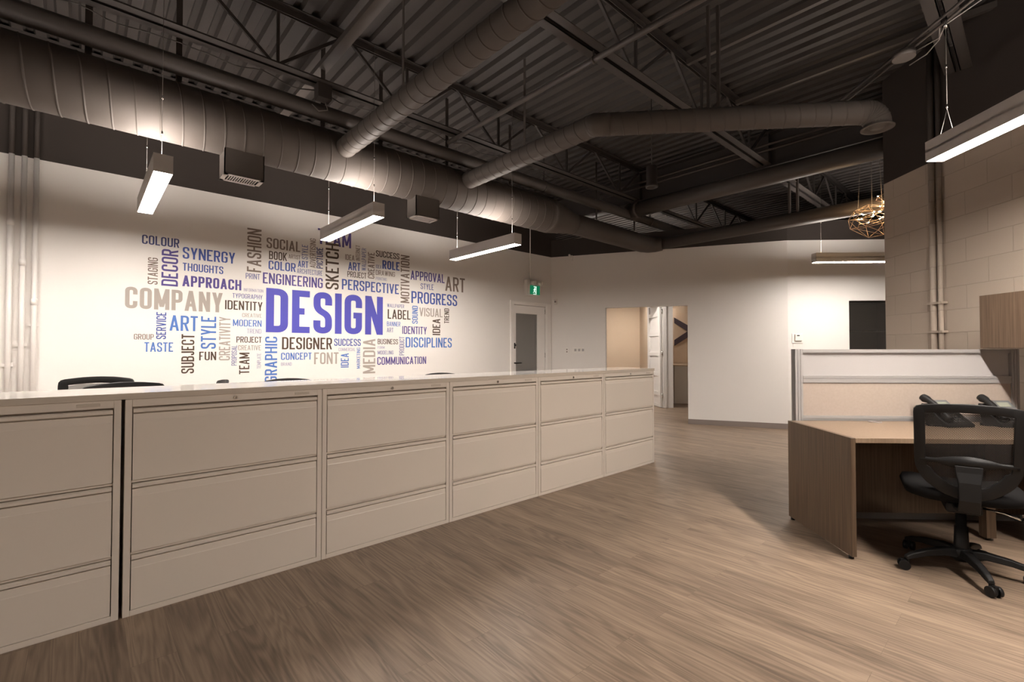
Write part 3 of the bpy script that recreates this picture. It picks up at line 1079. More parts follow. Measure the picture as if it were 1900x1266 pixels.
ribbon([(0.012, -0.045), (0.000, -0.070), (-0.022, -0.082)], 0.010)
ribbon([(-0.02, -0.108), (0.06, -0.108)], 0.010)
m.build('running_figure', M['signwhite'], ex)
for x in (-0.05, 0.12):
    m = MB()
    m.cyl((x, -0.08, 0.105), (x + 0.02, -0.15, 0.085), 0.032, 18, r2=0.040)
    o = m.build('emergency_lamp', M['plastic'], ex)
    MB().cyl((x + 0.02, -0.150, 0.085), (x + 0.021, -0.153, 0.084), 0.034, 18).build('lens', M['chrome'], o)
MB().cyl((-0.02, -0.02, 0.14), (-0.02, -0.02, DECK - 2.35), 0.009, 10).build('conduit', M['plastic'], ex)

rf = math.atan2(FD.y, FD.x)
def wallthing(name, label, cat, s, z):
    return thing(name, label, cat, far(s, z), rf)       # local x along the wall, -y into the room
t = wallthing('motion_sensor', 'small white motion sensor in the corner beside the glazed door', 'sensor', -2.31, 2.145)
m = MB().extrude_x([(0.0, -0.05), (-0.03, -0.05), (-0.045, -0.02), (-0.045, 0.03), (-0.02, 0.05), (0, 0.05)], -0.03, 0.03)
m.build('sensor_body', M['plastic'], t, bevel=0.004)
MB().box(-0.018, -0.047, -0.018, 0.018, -0.043, 0.018).build('lens', M['base'], t)
t = wallthing('wall_bracket', 'small white bracket at the paint line near the far corner', 'bracket', -2.03, 2.955)
m = MB()
m.box(-0.03, -0.012, -0.03, 0.03, 0, 0.04).cyl((0, -0.01, 0.02), (0, -0.09, 0.03), 0.02, 14).box(0.035, -0.05, -0.06, 0.05, 0, 0.03)
m.build('bracket_body', M['plastic'], t, bevel=0.003)
t = wallthing('wall_outlet', 'white duplex wall outlet near the far corner above the cabinets', 'outlet', -2.10, 1.235)
MB().box(-0.036, -0.006, -0.058, 0.036, 0, 0.058).build('cover_plate', M['plastic'], t, bevel=0.002)
for z in (-0.022, 0.022):
    MB().box(-0.012, -0.0075, z - 0.011, 0.012, -0.005, z + 0.011).build('socket', M['base'], t)
t = wallthing('data_plate', 'wide white wall plate right of the outlet on the far wall', 'wall plate', -1.86, 1.243)
MB().box(-0.14, -0.006, -0.058, 0.10, 0, 0.058).build('cover_plate', M['plastic'], t, bevel=0.002)
m = MB()
for x in (-0.10, -0.03, 0.04):
    m.box(x, -0.009, -0.02, x + 0.04, -0.005, 0.025)
m.build('jack', M['frosted'], t)
t = thing('thermostat', 'white boxed thermostat on the end wall left of the dark window', 'thermostat', DN(ED, 4.12, 1.43), -A45)
MB().box(-0.085, -0.012, -0.075, 0.085, 0, 0.075).build('back_plate', M['plastic'], t, bevel=0.004)
MB().box(-0.05, -0.035, -0.04, 0.06, -0.012, 0.065).build('thermostat_body', M['plastic'], t, bevel=0.008)
MB().box(-0.022, -0.0362, 0.035, 0.018, -0.034, 0.05).build('display', M['black'], t)
MB().box(-0.07, -0.004, -0.14, 0.07, 0, -0.085).build('label_plate', M['plastic'], t)
# ------------------------------------------------------------------ word mural: letters drawn as condensed strokes
# every glyph: (width, [polyline, ...]); a point with a third value is a corner rounded by that radius share
GL_ = {
 'A': (0.46, [[(0, 0), (.5, 1)], [(1, 0), (.5, 1)], [(.17, .26), (.83, .26)]]),
 'B': (0.42, [[(0, .52), (0, 0), (1, 0, 1), (1, .52, 1), (0, .52), (0, 1), (.95, 1, 1), (.95, .52, 1), (0, .52)]]),
 'C': (0.41, [[(1, .68), (1, 1, 1), (0, 1, 1), (0, 0, 1), (1, 0, 1), (1, .32)]]),
 'D': (0.42, [[(0, .5), (0, 0), (1, 0, 1), (1, 1, 1), (0, 1), (0, .5)]]),
 'E': (0.36, [[(1, 1), (0, 1), (0, 0), (1, 0)], [(0, .51), (.85, .51)]]),
 'F': (0.35, [[(1, 1), (0, 1), (0, 0)], [(0, .50), (.85, .50)]]),
 'G': (0.41, [[(1, .70), (1, 1, 1), (0, 1, 1), (0, 0, 1), (1, 0, 1), (1, .47), (.5, .47)]]),
 'H': (0.43, [[(0, 0), (0, 1)], [(1, 0), (1, 1)], [(0, .51), (1, .51)]]),
 'I': (0.13, [[(.5, 0), (.5, 1)]]),
 'J': (0.32, [[(1, 1), (1, 0, 1), (0, 0, 1), (0, .22)]]),
 'K': (0.43, [[(0, 0), (0, 1)], [(1, 1), (0, .36)], [(.32, .57), (1, 0)]]),
 'L': (0.34, [[(0, 1), (0, 0), (1, 0)]]),
 'M': (0.54, [[(0, 0), (0, 1)], [(1, 0), (1, 1)], [(0, 1), (.5, .12)], [(1, 1), (.5, .12)]]),
 'N': (0.44, [[(0, 0), (0, 1)], [(1, 0), (1, 1)], [(0, 1), (1, 0)]]),
 'O': (0.41, [[(0, .5), (0, 0, 1), (1, 0, 1), (1, 1, 1), (0, 1, 1), (0, .5)]]),
 'P': (0.40, [[(0, 0), (0, 1), (1, 1, 1), (1, .44, 1), (0, .44)]]),
 'R': (0.41, [[(0, 0), (0, 1), (1, 1, 1), (1, .48, 1), (0, .48)], [(.55, .48), (1, 0)]]),
 'S': (0.40, [[(1, .72), (1, 1, 1), (0, 1, 1), (0, .60, .8), (1, .42, .8), (1, 0, 1), (0, 0, 1), (0, .28)]]),
 'T': (0.37, [[(0, 1), (1, 1)], [(.5, 0), (.5, 1)]]),
 'U': (0.41, [[(0, 1), (0, 0, 1), (1, 0, 1), (1, 1)]]),
 'V': (0.44, [[(0, 1), (.5, 0)], [(1, 1), (.5, 0)]]),
 'W': (0.60, [[(0, 1), (.25, 0)], [(.5, 1), (.25, 0)], [(.5, 1), (.75, 0)], [(1, 1), (.75, 0)]]),
 'X': (0.43, [[(0, 0), (1, 1)], [(0, 1), (1, 0)]]),
 'Y': (0.42, [[(0, 1), (.5, .38)], [(1, 1), (.5, .38)], [(.5, .42), (.5, 0)]]),
 'Z': (0.38, [[(0, 1), (1, 1), (0, 0), (1, 0)]]),
}
def glyph(ch, x0, t):
    """strokes of one capital, cap height 1, as (polyline, ends extended) in word space"""
    wd, lines = GL_[ch]
    out = []
    for pl in lines:
        P = [(x0 + t / 2 + p[0] * (wd - t), t / 2 + p[1] * (1 - t), p[2] if len(p) > 2 else 0) for p in pl]
        Q = []
        for i, (x, y, r) in enumerate(P):
            if r and 0 < i < len(P) - 1:
                a = Vector((P[i - 1][0] - x, P[i - 1][1] - y))
                b = Vector((P[i + 1][0] - x, P[i + 1][1] - y))
                R = min(0.15 * r, a.length * 0.5, b.length * 0.5)
                a.normalize()
                b.normalize()
                for k in range(7):
                    u = k / 6
                    s = Vector((x, y)) + a * (R * (1 - u) ** 2) + b * (R * u * u)
                    Q.append((s.x, s.y))
            else:
                Q.append((x, y))
        out.append((Q, pl))
    return out

def pl0x(pl, i):
    return pl[i][0]

def word_mesh(text, wide, high, rotated, t):
    gap = 0.075
    tot = sum(GL_[c][0] for c in text) + gap * (len(text) - 1)
    v, f = [], []
    x = 0.0
    for c in text:
        for Q, pl in glyph(c, x, t):
            n = len(Q)
            Q = [Vector(q) for q in Q]
            slant = len(pl) == 2 and pl[0][1] != pl[1][1] and pl[0][0] != pl[1][0]
            if not slant and pl[0][1] in (0, 1) and len(pl[0]) == 2 and (pl[0][:2] != pl[-1][:2]):
                d = (Q[0] - Q[1]).normalized()
                Q[0] = Q[0] + d * t / 2
            if not slant and pl[-1][1] in (0, 1) and len(pl[-1]) == 2 and (pl[0][:2] != pl[-1][:2]):
                d = (Q[-1] - Q[-2]).normalized()
                Q[-1] = Q[-1] + d * t / 2
            o = len(v)
            if len(pl) == 2 and pl[0][1] != pl[1][1] and pl[0][0] != pl[1][0]:
                a, b = (Q[0], Q[1]) if Q[0].y < Q[1].y else (Q[1], Q[0])
                lo = 0.0 if min(pl[0][1], pl[1][1]) == 0 else a.y - t * 0.3
                hi = 1.0 if max(pl[0][1], pl[1][1]) == 1 else b.y
                dd = (pl0x(pl, 1) - pl0x(pl, 0)) * (GL_[c][0] - t) / (1.0 * (pl[1][1] - pl[0][1]))
                hw = t / 2 * math.sqrt(1 + dd * dd) * 0.98
                xa, xb = a.x, b.x
                for xx, yy in ((xa, lo), (xb, hi)):
                    v.append([(xx - hw) / tot, yy])
                    v.append([(xx + hw) / tot, yy])
                f.append((o, o + 1, o + 3, o + 2))
                continue
            for i in range(n):
                d0 = (Q[i] - Q[i - 1]).normalized() if i > 0 else (Q[1] - Q[0]).normalized()
                d1 = (Q[i + 1] - Q[i]).normalized() if i < n - 1 else d0
                n0, n1 = Vector((-d0.y, d0.x)), Vector((-d1.y, d1.x))
                mt = n0 + n1
                mt = mt.normalized() if mt.length > 1e-4 else n0
                k = min(1.6, 1 / max(0.35, mt.dot(n0)))
                for s in (-1, 1):
                    q = Q[i] + mt * (s * t / 2 * k)
                    v.append([q.x / tot, min(1.0, max(0.0, q.y))])
            for i in range(n - 1):
                f.append((o + 2 * i, o + 2 * i + 2, o + 2 * i + 3, o + 2 * i + 1))
        x += GL_[c][0] + gap
    if rotated:
        return [(wide * (1 - q[1]), -4e-6 * i, high * q[0]) for i, q in enumerate(v)], f
    return [(wide * q[0], -4e-6 * i, high * q[1]) for i, q in enumerate(v)], f

WORDS = [
    ('COLOUR', 0.428, 2.328, 0.312, 0.094, 0, 'navy'), ('SYNERGY', 0.771, 2.222, 0.492, 0.125, 0, 'blue'), ('THOUGHTS', 0.773, 2.093, 0.375, 0.084, 0, 'blue'),
    ('APPROACH', 0.771, 1.926, 0.558, 0.117, 0, 'violet'), ('COMPANY', 0.301, 1.664, 0.844, 0.217, 0, 'sand'), ('INFORMATION', 1.354, 1.92, 0.205, 0.036, 0, 'lilac'),
    ('TYPOGRAPHY', 1.242, 1.836, 0.309, 0.054, 0, 'slate'), ('IDENTITY', 1.169, 1.703, 0.383, 0.103, 0, 'brown'), ('CREATIVE', 1.341, 1.623, 0.202, 0.045, 0, 'sand'),
    ('MODERN', 1.249, 1.517, 0.295, 0.076, 0, 'sky'), ('TREND', 1.392, 1.438, 0.15, 0.053, 0, 'lilac'), ('PROJECT', 1.286, 1.331, 0.26, 0.069, 0, 'brown'),
    ('CREATIVE', 1.303, 1.243, 0.237, 0.058, 0, 'sand'), ('ART', 0.665, 1.449, 0.25, 0.163, 0, 'sky'), ('GROUP', 0.375, 1.352, 0.16, 0.057, 0, 'taupe'),
    ('TASTE', 0.459, 1.228, 0.24, 0.098, 0, 'sky'), ('FUN', 0.931, 1.134, 0.159, 0.094, 0, 'brown'), ('PRINT', 1.373, 2.068, 0.148, 0.065, 0, 'slate'),
    ('SOCIAL', 1.589, 2.454, 0.382, 0.125, 0, 'taupe'), ('BOOK', 1.617, 2.324, 0.201, 0.099, 0, 'brown'), ('ARTIST', 1.836, 2.361, 0.136, 0.051, 0, 'taupe'),
    ('COLOR', 1.613, 2.202, 0.306, 0.106, 0, 'blue'), ('ENGINEERING', 1.553, 2.031, 0.696, 0.129, 0, 'violet'), ('DESIGN', 1.59, 1.456, 1.488, 0.525, 0, 'indigo'),
    ('DESIGNER', 1.77, 1.254, 0.603, 0.148, 0, 'brown'), ('CONCEPT', 1.76, 1.127, 0.358, 0.087, 0, 'sky'), ('BRAND', 1.761, 1.056, 0.122, 0.04, 0, 'lilac'),
    ('FONT', 2.149, 1.067, 0.311, 0.149, 0, 'sand'), ('SUCCESS', 2.402, 1.3, 0.357, 0.094, 0, 'blue'), ('COMMERCIAL', 2.459, 1.232, 0.226, 0.043, 0, 'lilac'),
    ('TEAM', 2.183, 2.594, 0.435, 0.198, 0, 'violet'), ('ART', 1.945, 2.269, 0.123, 0.081, 0, 'blue'), ('ARCHITECTURE', 1.935, 2.19, 0.308, 0.062, 0, 'slate'),
    ('IDEA', 2.539, 2.435, 0.126, 0.073, 0, 'taupe'), ('ART', 2.58, 2.305, 0.168, 0.108, 0, 'blue'), ('PROJECT', 2.57, 2.212, 0.263, 0.077, 0, 'brown'),
    ('SUCCESS', 2.971, 2.536, 0.357, 0.086, 0, 'dark'), ('ROLE', 3.068, 2.377, 0.265, 0.12, 0, 'blue'), ('IDEA', 2.972, 2.372, 0.082, 0.051, 0, 'slate'),
    ('DRAWING', 2.971, 2.281, 0.29, 0.069, 0, 'taupe'), ('PRINTING', 2.971, 2.211, 0.164, 0.042, 0, 'lilac'), ('PERSPECTIVE', 2.497, 2.04, 0.827, 0.138, 0, 'blue'),
    ('APPROVAL', 3.51, 2.271, 0.591, 0.134, 0, 'violet'), ('ART', 4.113, 2.158, 0.374, 0.224, 0, 'taupe'), ('STYLE', 3.68, 2.147, 0.224, 0.086, 0, 'slate'),
    ('PROGRESS', 3.526, 1.932, 0.81, 0.173, 0, 'blue'), ('WALLPAPER', 3.143, 1.845, 0.266, 0.052, 0, 'slate'), ('LABEL', 3.152, 1.685, 0.361, 0.133, 0, 'brown'),
    ('VISUAL', 3.659, 1.745, 0.407, 0.128, 0, 'sand'), ('BANNER', 3.141, 1.581, 0.209, 0.065, 0, 'sky'), ('ART', 3.141, 1.494, 0.099, 0.065, 0, 'slate'),
    ('IDENTITY', 3.381, 1.478, 0.405, 0.111, 0, 'violet'), ('BUSINESS', 3.005, 1.327, 0.308, 0.073, 0, 'brown'), ('FORM', 3.006, 1.264, 0.101, 0.036, 0, 'lilac'),
    ('MODELING', 3.006, 1.184, 0.236, 0.053, 0, 'slate'), ('DISCIPLINES', 3.435, 1.284, 0.801, 0.148, 0, 'sky'), ('COMMUNICATION', 2.999, 1.041, 0.778, 0.109, 0, 'violet'),
    ('STAGING', 0.478, 1.921, 0.083, 0.275, 1, 'taupe'), ('DECOR', 0.591, 1.916, 0.142, 0.384, 1, 'violet'), ('FASHION', 1.384, 2.153, 0.15, 0.504, 1, 'taupe'),
    ('SERVICE', 0.554, 1.359, 0.083, 0.279, 1, 'blue'), ('STYLE', 0.944, 1.26, 0.142, 0.354, 1, 'sky'), ('SUBJECT', 0.771, 0.996, 0.115, 0.419, 1, 'brown'),
    ('CREATIVITY', 1.115, 1.131, 0.109, 0.484, 1, 'sand'), ('PROPOSAL', 1.238, 1.071, 0.054, 0.227, 1, 'slate'), ('TEAM', 1.316, 0.97, 0.104, 0.246, 1, 'brown'),
    ('TEMPLATE', 1.499, 1.03, 0.042, 0.177, 1, 'lilac'), ('GRAPHIC', 1.583, 0.863, 0.134, 0.542, 1, 'sky'), ('SKETCH', 2.284, 2.029, 0.171, 0.594, 1, 'brown'),
    ('STYLE', 1.991, 2.374, 0.071, 0.181, 1, 'slate'), ('ADVERTISING', 2.088, 2.278, 0.071, 0.369, 1, 'taupe'), ('PICTURE', 2.169, 2.28, 0.081, 0.267, 1, 'navy'),
    ('INTERNET', 2.683, 2.445, 0.059, 0.204, 1, 'taupe'), ('WALLPAPER', 2.766, 2.319, 0.062, 0.304, 1, 'slate'), ('CREATIVE', 2.855, 2.223, 0.096, 0.358, 1, 'taupe'),
    ('MOTIVATION', 3.351, 1.923, 0.142, 0.687, 1, 'taupe'), ('SOUND', 3.539, 1.631, 0.094, 0.261, 1, 'sky'), ('TREND', 4.096, 1.656, 0.09, 0.23, 1, 'brown'),
    ('IDEA', 3.888, 1.471, 0.136, 0.248, 1, 'brown'), ('PRODUCT', 3.335, 1.17, 0.078, 0.268, 1, 'slate'), ('MARKETING', 2.705, 0.999, 0.048, 0.277, 1, 'sky'),
    ('IDEA', 2.49, 1.016, 0.106, 0.187, 1, 'sky'), ('MEDIA', 2.793, 0.928, 0.177, 0.47, 1, 'sand'),
]

CN = dict(indigo='large indigo', violet='violet', navy='navy blue', blue='blue', sky='bright blue', slate='pale slate blue', lilac='faint lilac',
          brown='dark brown', dark='near-black', taupe='taupe grey', sand='pale sand')
mural = thing('word_mural', 'word cloud mural in blue and brown capitals around the large word DESIGN', 'wall lettering', (0, WB - 0.0012, 0))
for text, x, z, wd, ht, rot, c in WORDS:
    cap = wd if rot else ht
    t = 0.122 if cap > 0.08 else 0.11
    if text in ('COMPANY', 'DESIGN', 'ROLE', 'APPROACH'):
        t = 0.15
    v, f = word_mesh(text, wd, ht, rot, t)
    me = bpy.data.meshes.new('word')
    me.from_pydata(v, [], f)
    me.materials.append(WM[c])
    o = bpy.data.objects.new('word', me)
    COL.objects.link(o)
    o.parent = mural
    o.location = (x, 0, z)
    o['label'] = CN[c] + (' upright' if rot else '') + ' word ' + text

# ------------------------------------------------------------------ filing cabinets
CW, CD, CH = 0.9144, 0.46, 1.014
def make_cabinet():
    t = thing('filing_cabinet', '', 'filing cabinet', group='row of lateral filing cabinets')
    w_ = CW - 0.003
    m = MB()
    m.box(0, 0.03, 0.0, w_, CD, CH)
    fr = 0.026
    m.box(0, 0, 0, fr, 0.035, CH).box(w_ - fr, 0, 0, w_, 0.035, CH)
    m.box(fr, 0, 0.978, w_ - fr, 0.035, CH).box(fr, 0, 0, w_ - fr, 0.035, 0.026)
    for z in (0.283, 0.619):
        m.box(fr, 0.010, z, w_ - fr, 0.035, z + 0.012)
    m.build('cabinet_body', M['cream'], t, bevel=0.0015, seg=1)
    x0, x1 = fr + 0.004, w_ - fr - 0.004
    for zb, zt in ((0.633, 0.971), (0.297, 0.617), (0.029, 0.281)):
        d = MB()
        d.extrude_x([(0.03, zb), (0.0, zb), (0.0, zt - 0.062), (0.0015, zt - 0.058), (0.0035, zt - 0.028), (0.010, zt - 0.0265), (0.03, zt - 0.0265)], x0, x1)
        o = d.build('drawer', M['cream'], t)
        p = MB()
        p.extrude_x([(0.03, zt - 0.025), (0.011, zt - 0.025), (0.001, zt - 0.0215), (-0.0025, zt - 0.019), (-0.0025, zt - 0.006), (0.003, zt - 0.002), (0.03, zt - 0.002)], x0, x1)
        p.build('pull_lip', M['cream'], o)
    m = MB()
    m.cyl((w_ * 0.5, 0.001, 0.995), (w_ * 0.5, -0.006, 0.995), 0.0095, 20)
    o = m.build('lock', M['chrome'], t)
    MB().box(w_ * 0.5 - 0.0012, -0.0072, 0.990, w_ * 0.5 + 0.0012, -0.0055, 1.000).build('keyhole', M['black'], o)
    m = MB()
    m.box(w_ - 0.155, -0.002, 0.989, w_ - 0.075, 0.001, 1.003)
    m.build('name_plate', M['edge'], t, bevel=0.0015)
    return t
CB = 2.8614
c0 = make_cabinet()
c0['label'] = 'cream three-drawer filing cabinet nearest the camera, cut by the left picture edge'
c0.location = (0.149 - CW - 0.011, CB, 0)
for k, lb in enumerate(('cream filing cabinet second in the row, right of the dark gap',
                        'cream filing cabinet third in the row from the left picture edge',
                        'cream filing cabinet fourth in the row from the left picture edge',
                        'cream filing cabinet second from the far end of the row',
                        'cream filing cabinet at the far end of the row by the doorway')):
    dup(c0, (0.149 + CW * k, CB, 0), 0, lb)
t = thing('cabinet_worktop', 'long glossy white worktop lying across the row of filing cabinets', 'worktop', (0, CB, CH))
MB().box(-0.95, -0.004, 0.001, 0.149 + CW * 5 + 0.004, CD + 0.02, 0.029).build('slab', M['worktop'], t)
MB().box(-0.95, -0.0055, 0.001, 0.149 + CW * 5 + 0.0055, -0.004, 0.0285).build('front_edge', M['edge'], t)

# ------------------------------------------------------------------ desk
dk = thing('desk', 'walnut laminate corner desk with plain side panel under the partition', 'desk', DN(2.931, 1.872), A45)
MB().box(0.0, 0.0, 0.018, 0.705, -0.028, 0.722).build('side_panel', M['laminate'], dk, bevel=0.0015, seg=1)
MB().box(0.0, -0.0285, 0.692, 0.705, -1.70, 0.7215).build('desk_top', M['desktop'], dk, bevel=0.0015, seg=1)
MB().box(0.56, -0.029, 0.10, 0.58, -1.67, 0.691).build('modesty_panel', M['laminate'], dk)
MB().box(-1.45, -1.12, 0.692, -0.0005, -1.70, 0.7215).build('return_top', M['desktop'], dk, bevel=0.0015, seg=1)
MB().box(-1.42, -1.675, 0.03, 0.55, -1.695, 0.691).build('return_panel', M['laminate'], dk)
MB().box(-1.45, -1.12, 0.018, -1.42, -1.69, 0.691).build('side_panel', M['laminate'], dk)
MB().box(0.33, -1.06, 0.02, 0.385, -1.12, 0.691).build('support_post', M['laminate'], dk)
m = MB()
m.lathe([(0.0, 0.7225), (0.035, 0.7225), (0.036, 0.7255), (0.042, 0.7255), (0.043, 0.722)], (0.655, -0.59, 0), 26)
m.build('grommet', M['base'], dk)
for x, y in ((0.03, -0.014), (0.675, -0.014), (0.357, -1.09), (-1.435, -1.15)):
    MB().cyl((x, y, 0.0), (x, y, 0.02), 0.014, 14).build('foot', M['black'], dk)

# ------------------------------------------------------------------ partition screens
GP = 'office screens round the desk'
pt = thing('office_partition', 'silver framed screen with frosted top panel and beige fabric behind the desk', 'partition', DN(3.685, 1.942), A45, group=GP)
LW = 1.597
def fluted(mb, x0, x1, y, z0, z1):
    for i, yy in enumerate((0.0, 0.019, 0.038)):
        mb.box(x0, y - yy, z0, x1, y - yy - 0.016, z1)
    mb.box(x0 + 0.006, y, z0, x1 - 0.006, y - 0.056, z1 - 0.001)
m = MB()
fluted(m, -0.03, 0.03, 0.0, 0, 1.253)
m.build('end_post', M['silver'], pt)
m = MB()
fluted(m, -0.03, 0.03, -1.54, 0, 1.253)
m.build('corner_post', M['silver'], pt)
y0, y1 = -0.0565, -1.5395
MB().box(-0.028, y0, 1.228, 0.028, y1, 1.251).box(-0.024, y0, 1.222, 0.024, y1, 1.230).build('top_rail', M['silver'], pt)
MB().box(-0.028, y0, 1.035, 0.028, y1, 1.055).box(-0.028, y0, 1.003, 0.028, y1, 1.031).box(-0.024, y0, 1.0, 0.024, y1, 1.05).build('middle_rail', M['silver'], pt)
MB().box(-0.028, y0, 0.735, 0.028, y1, 0.757).box(-0.024, y0, 0.72, 0.024, y1, 0.74).build('bottom_rail', M['silver'], pt)
MB().box(-0.008, y0, 1.05, 0.008, y1, 1.226).build('frosted_panel', M['frosted'], pt)
MB().box(-0.02, y0, 0.75, 0.02, y1, 1.003).build('fabric_panel', M['fabric'], pt)
MB().box(-0.02, y0, 0.06, 0.02, y1, 0.725).build('fabric_panel', M['fabric'], pt)
MB().box(-0.028, y0, 0.0, 0.028, y1, 0.06).build('base_rail', M['silver'], pt)
p2 = thing('office_partition', 'screen panel along the block wall under the hanging wooden cupboard', 'partition', DN(3.655, 3.605), A45, group=GP)
L2 = -2.5
MB().box(L2, -0.028, 1.222, -0.002, 0.028, 1.251).build('top_rail', M['silver'], p2)
MB().box(L2, -0.028, 1.0, -0.002, 0.028, 1.055).build('middle_rail', M['silver'], p2)
MB().box(L2, -0.028, 0.725, -0.002, 0.028, 0.757).build('bottom_rail', M['silver'], p2)
MB().box(L2, -0.008, 1.05, -0.002, 0.008, 1.226).build('frosted_panel', M['frosted'], p2)
MB().box(L2, -0.02, 0.75, -0.002, 0.02, 1.003).build('fabric_panel', M['fabric'], p2)
MB().box(L2, -0.02, 0.06, -0.002, 0.02, 0.73).build('fabric_panel', M['fabric'], p2)
MB().box(L2, -0.028, 0.0, -0.002, 0.028, 0.06).build('base_rail', M['silver'], p2)

ov = thing('overhead_cabinet', 'walnut laminate hanging cupboard on the screen at the right picture edge', 'wall cabinet', DN(3.64, 3.25, 1.258), A45)
m = MB()
m.box(-2.4, -0.02, 0, 0, -0.38, 0.018).box(-2.4, -0.02, 0.362, 0, -0.38, 0.38).box(-0.02, -0.02, 0.018, 0, -0.38, 0.362)
m.box(-2.4, -0.02, 0.018, -2.38, -0.38, 0.362).box(-2.38, -0.36, 0.018, -0.02, -0.38, 0.362)
m.build('carcass', M['laminate'], ov)
for i in range(2):
    MB().box(-1.2 * i - 0.001, 0.0, 0.002, -1.2 * (i + 1) + 0.002, -0.018, 0.385).build('door', M['laminate'], ov, bevel=0.001, seg=1)

# ------------------------------------------------------------------ telephones
def make_phone():
    t = thing('desk_phone', '', 'telephone', group='desk phones behind the chair')
    m = MB()                                                        # user side is -x
    prof = [(-0.11, 0.0), (-0.11, 0.022), (-0.04, 0.065), (0.065, 0.155), (0.085, 0.155), (0.085, 0.12), (0.05, 0.0)]
    n = len(prof)
    v = [(x, 0.10, z) for x, z in prof] + [(x, -0.10, z) for x, z in prof]
    m.add(v, [(i, (i + 1) % n, n + (i + 1) % n, n + i) for i in range(n)] + [tuple(range(n)), tuple(range(2 * n - 1, n - 1, -1))])
    m.build('phone_body', M['black'], t, bevel=0.006)
    m = MB()
    pts, rr = [], []
    for i in range(13):
        u = i / 12
        x = -0.095 + 0.195 * u
        z = 0.050 + 0.150 * u + 0.020 * math.sin(PI * u)
        pts.append((x, 0.068, z))
        rr.append(0.027 if (u < 0.2 or u > 0.8) else 0.021)
    m.tube(pts, rr, 14)
    m.ball((-0.082, 0.068, 0.050), 0.023, 8, sc=(1, 1, 0.8)).ball((0.085, 0.068, 0.180), 0.023, 8, sc=(1, 1, 0.8))
    m.build('handset', M['black'], t)
    m = MB()
    m.bar((-0.005, -0.03, 0.103), (0.080, -0.03, 0.176), 0.115, 0.012)
    o = m.build('display_bezel', M['keys'], t, bevel=0.004)
    MB().bar((0.026, -0.03, 0.1365), (0.060, -0.03, 0.1655), 0.072, 0.004).build('display', M['screen'], o)
    m = MB()
    for r in range(4):
        for c in range(3):
            x = -0.085 + 0.022 * r
            z = 0.030 + 0.60 * (x + 0.10)
            m.box(x, 0.02 - 0.026 * c, z - 0.006, x + 0.014, 0.004 - 0.026 * c, z + 0.006)
    m.build('keypad', M['keys'], t)
    m = MB()
    pts = []
    for i in range(140):
        u = i / 139
        an = i * 0.95
        cx, cy = -0.07 - 0.02 * math.sin(PI * u), 0.095 + 0.065 * math.sin(PI * u * 0.9)
        pts.append((cx + 0.10 * u + 0.006 * math.cos(an), cy, 0.009 + 0.006 * math.sin(an)))
    m.tube(pts, 0.0018, 5)
    m.build('coiled_cord', M['black'], t)
    return t
ph = make_phone()
ph['label'] = 'black desk phone with pale display on the desk left of the chair back'
ph.location = DN(3.47, 2.86, 0.7217)
ph.scale = (1.0, 1.0, 0.93)
ph.rotation_euler = (0, 0, A45 + 0.12)
dup(ph, DN(3.47, 3.25, 0.7217), A45 - 0.1, 'black desk phone mostly hidden behind the chair back')

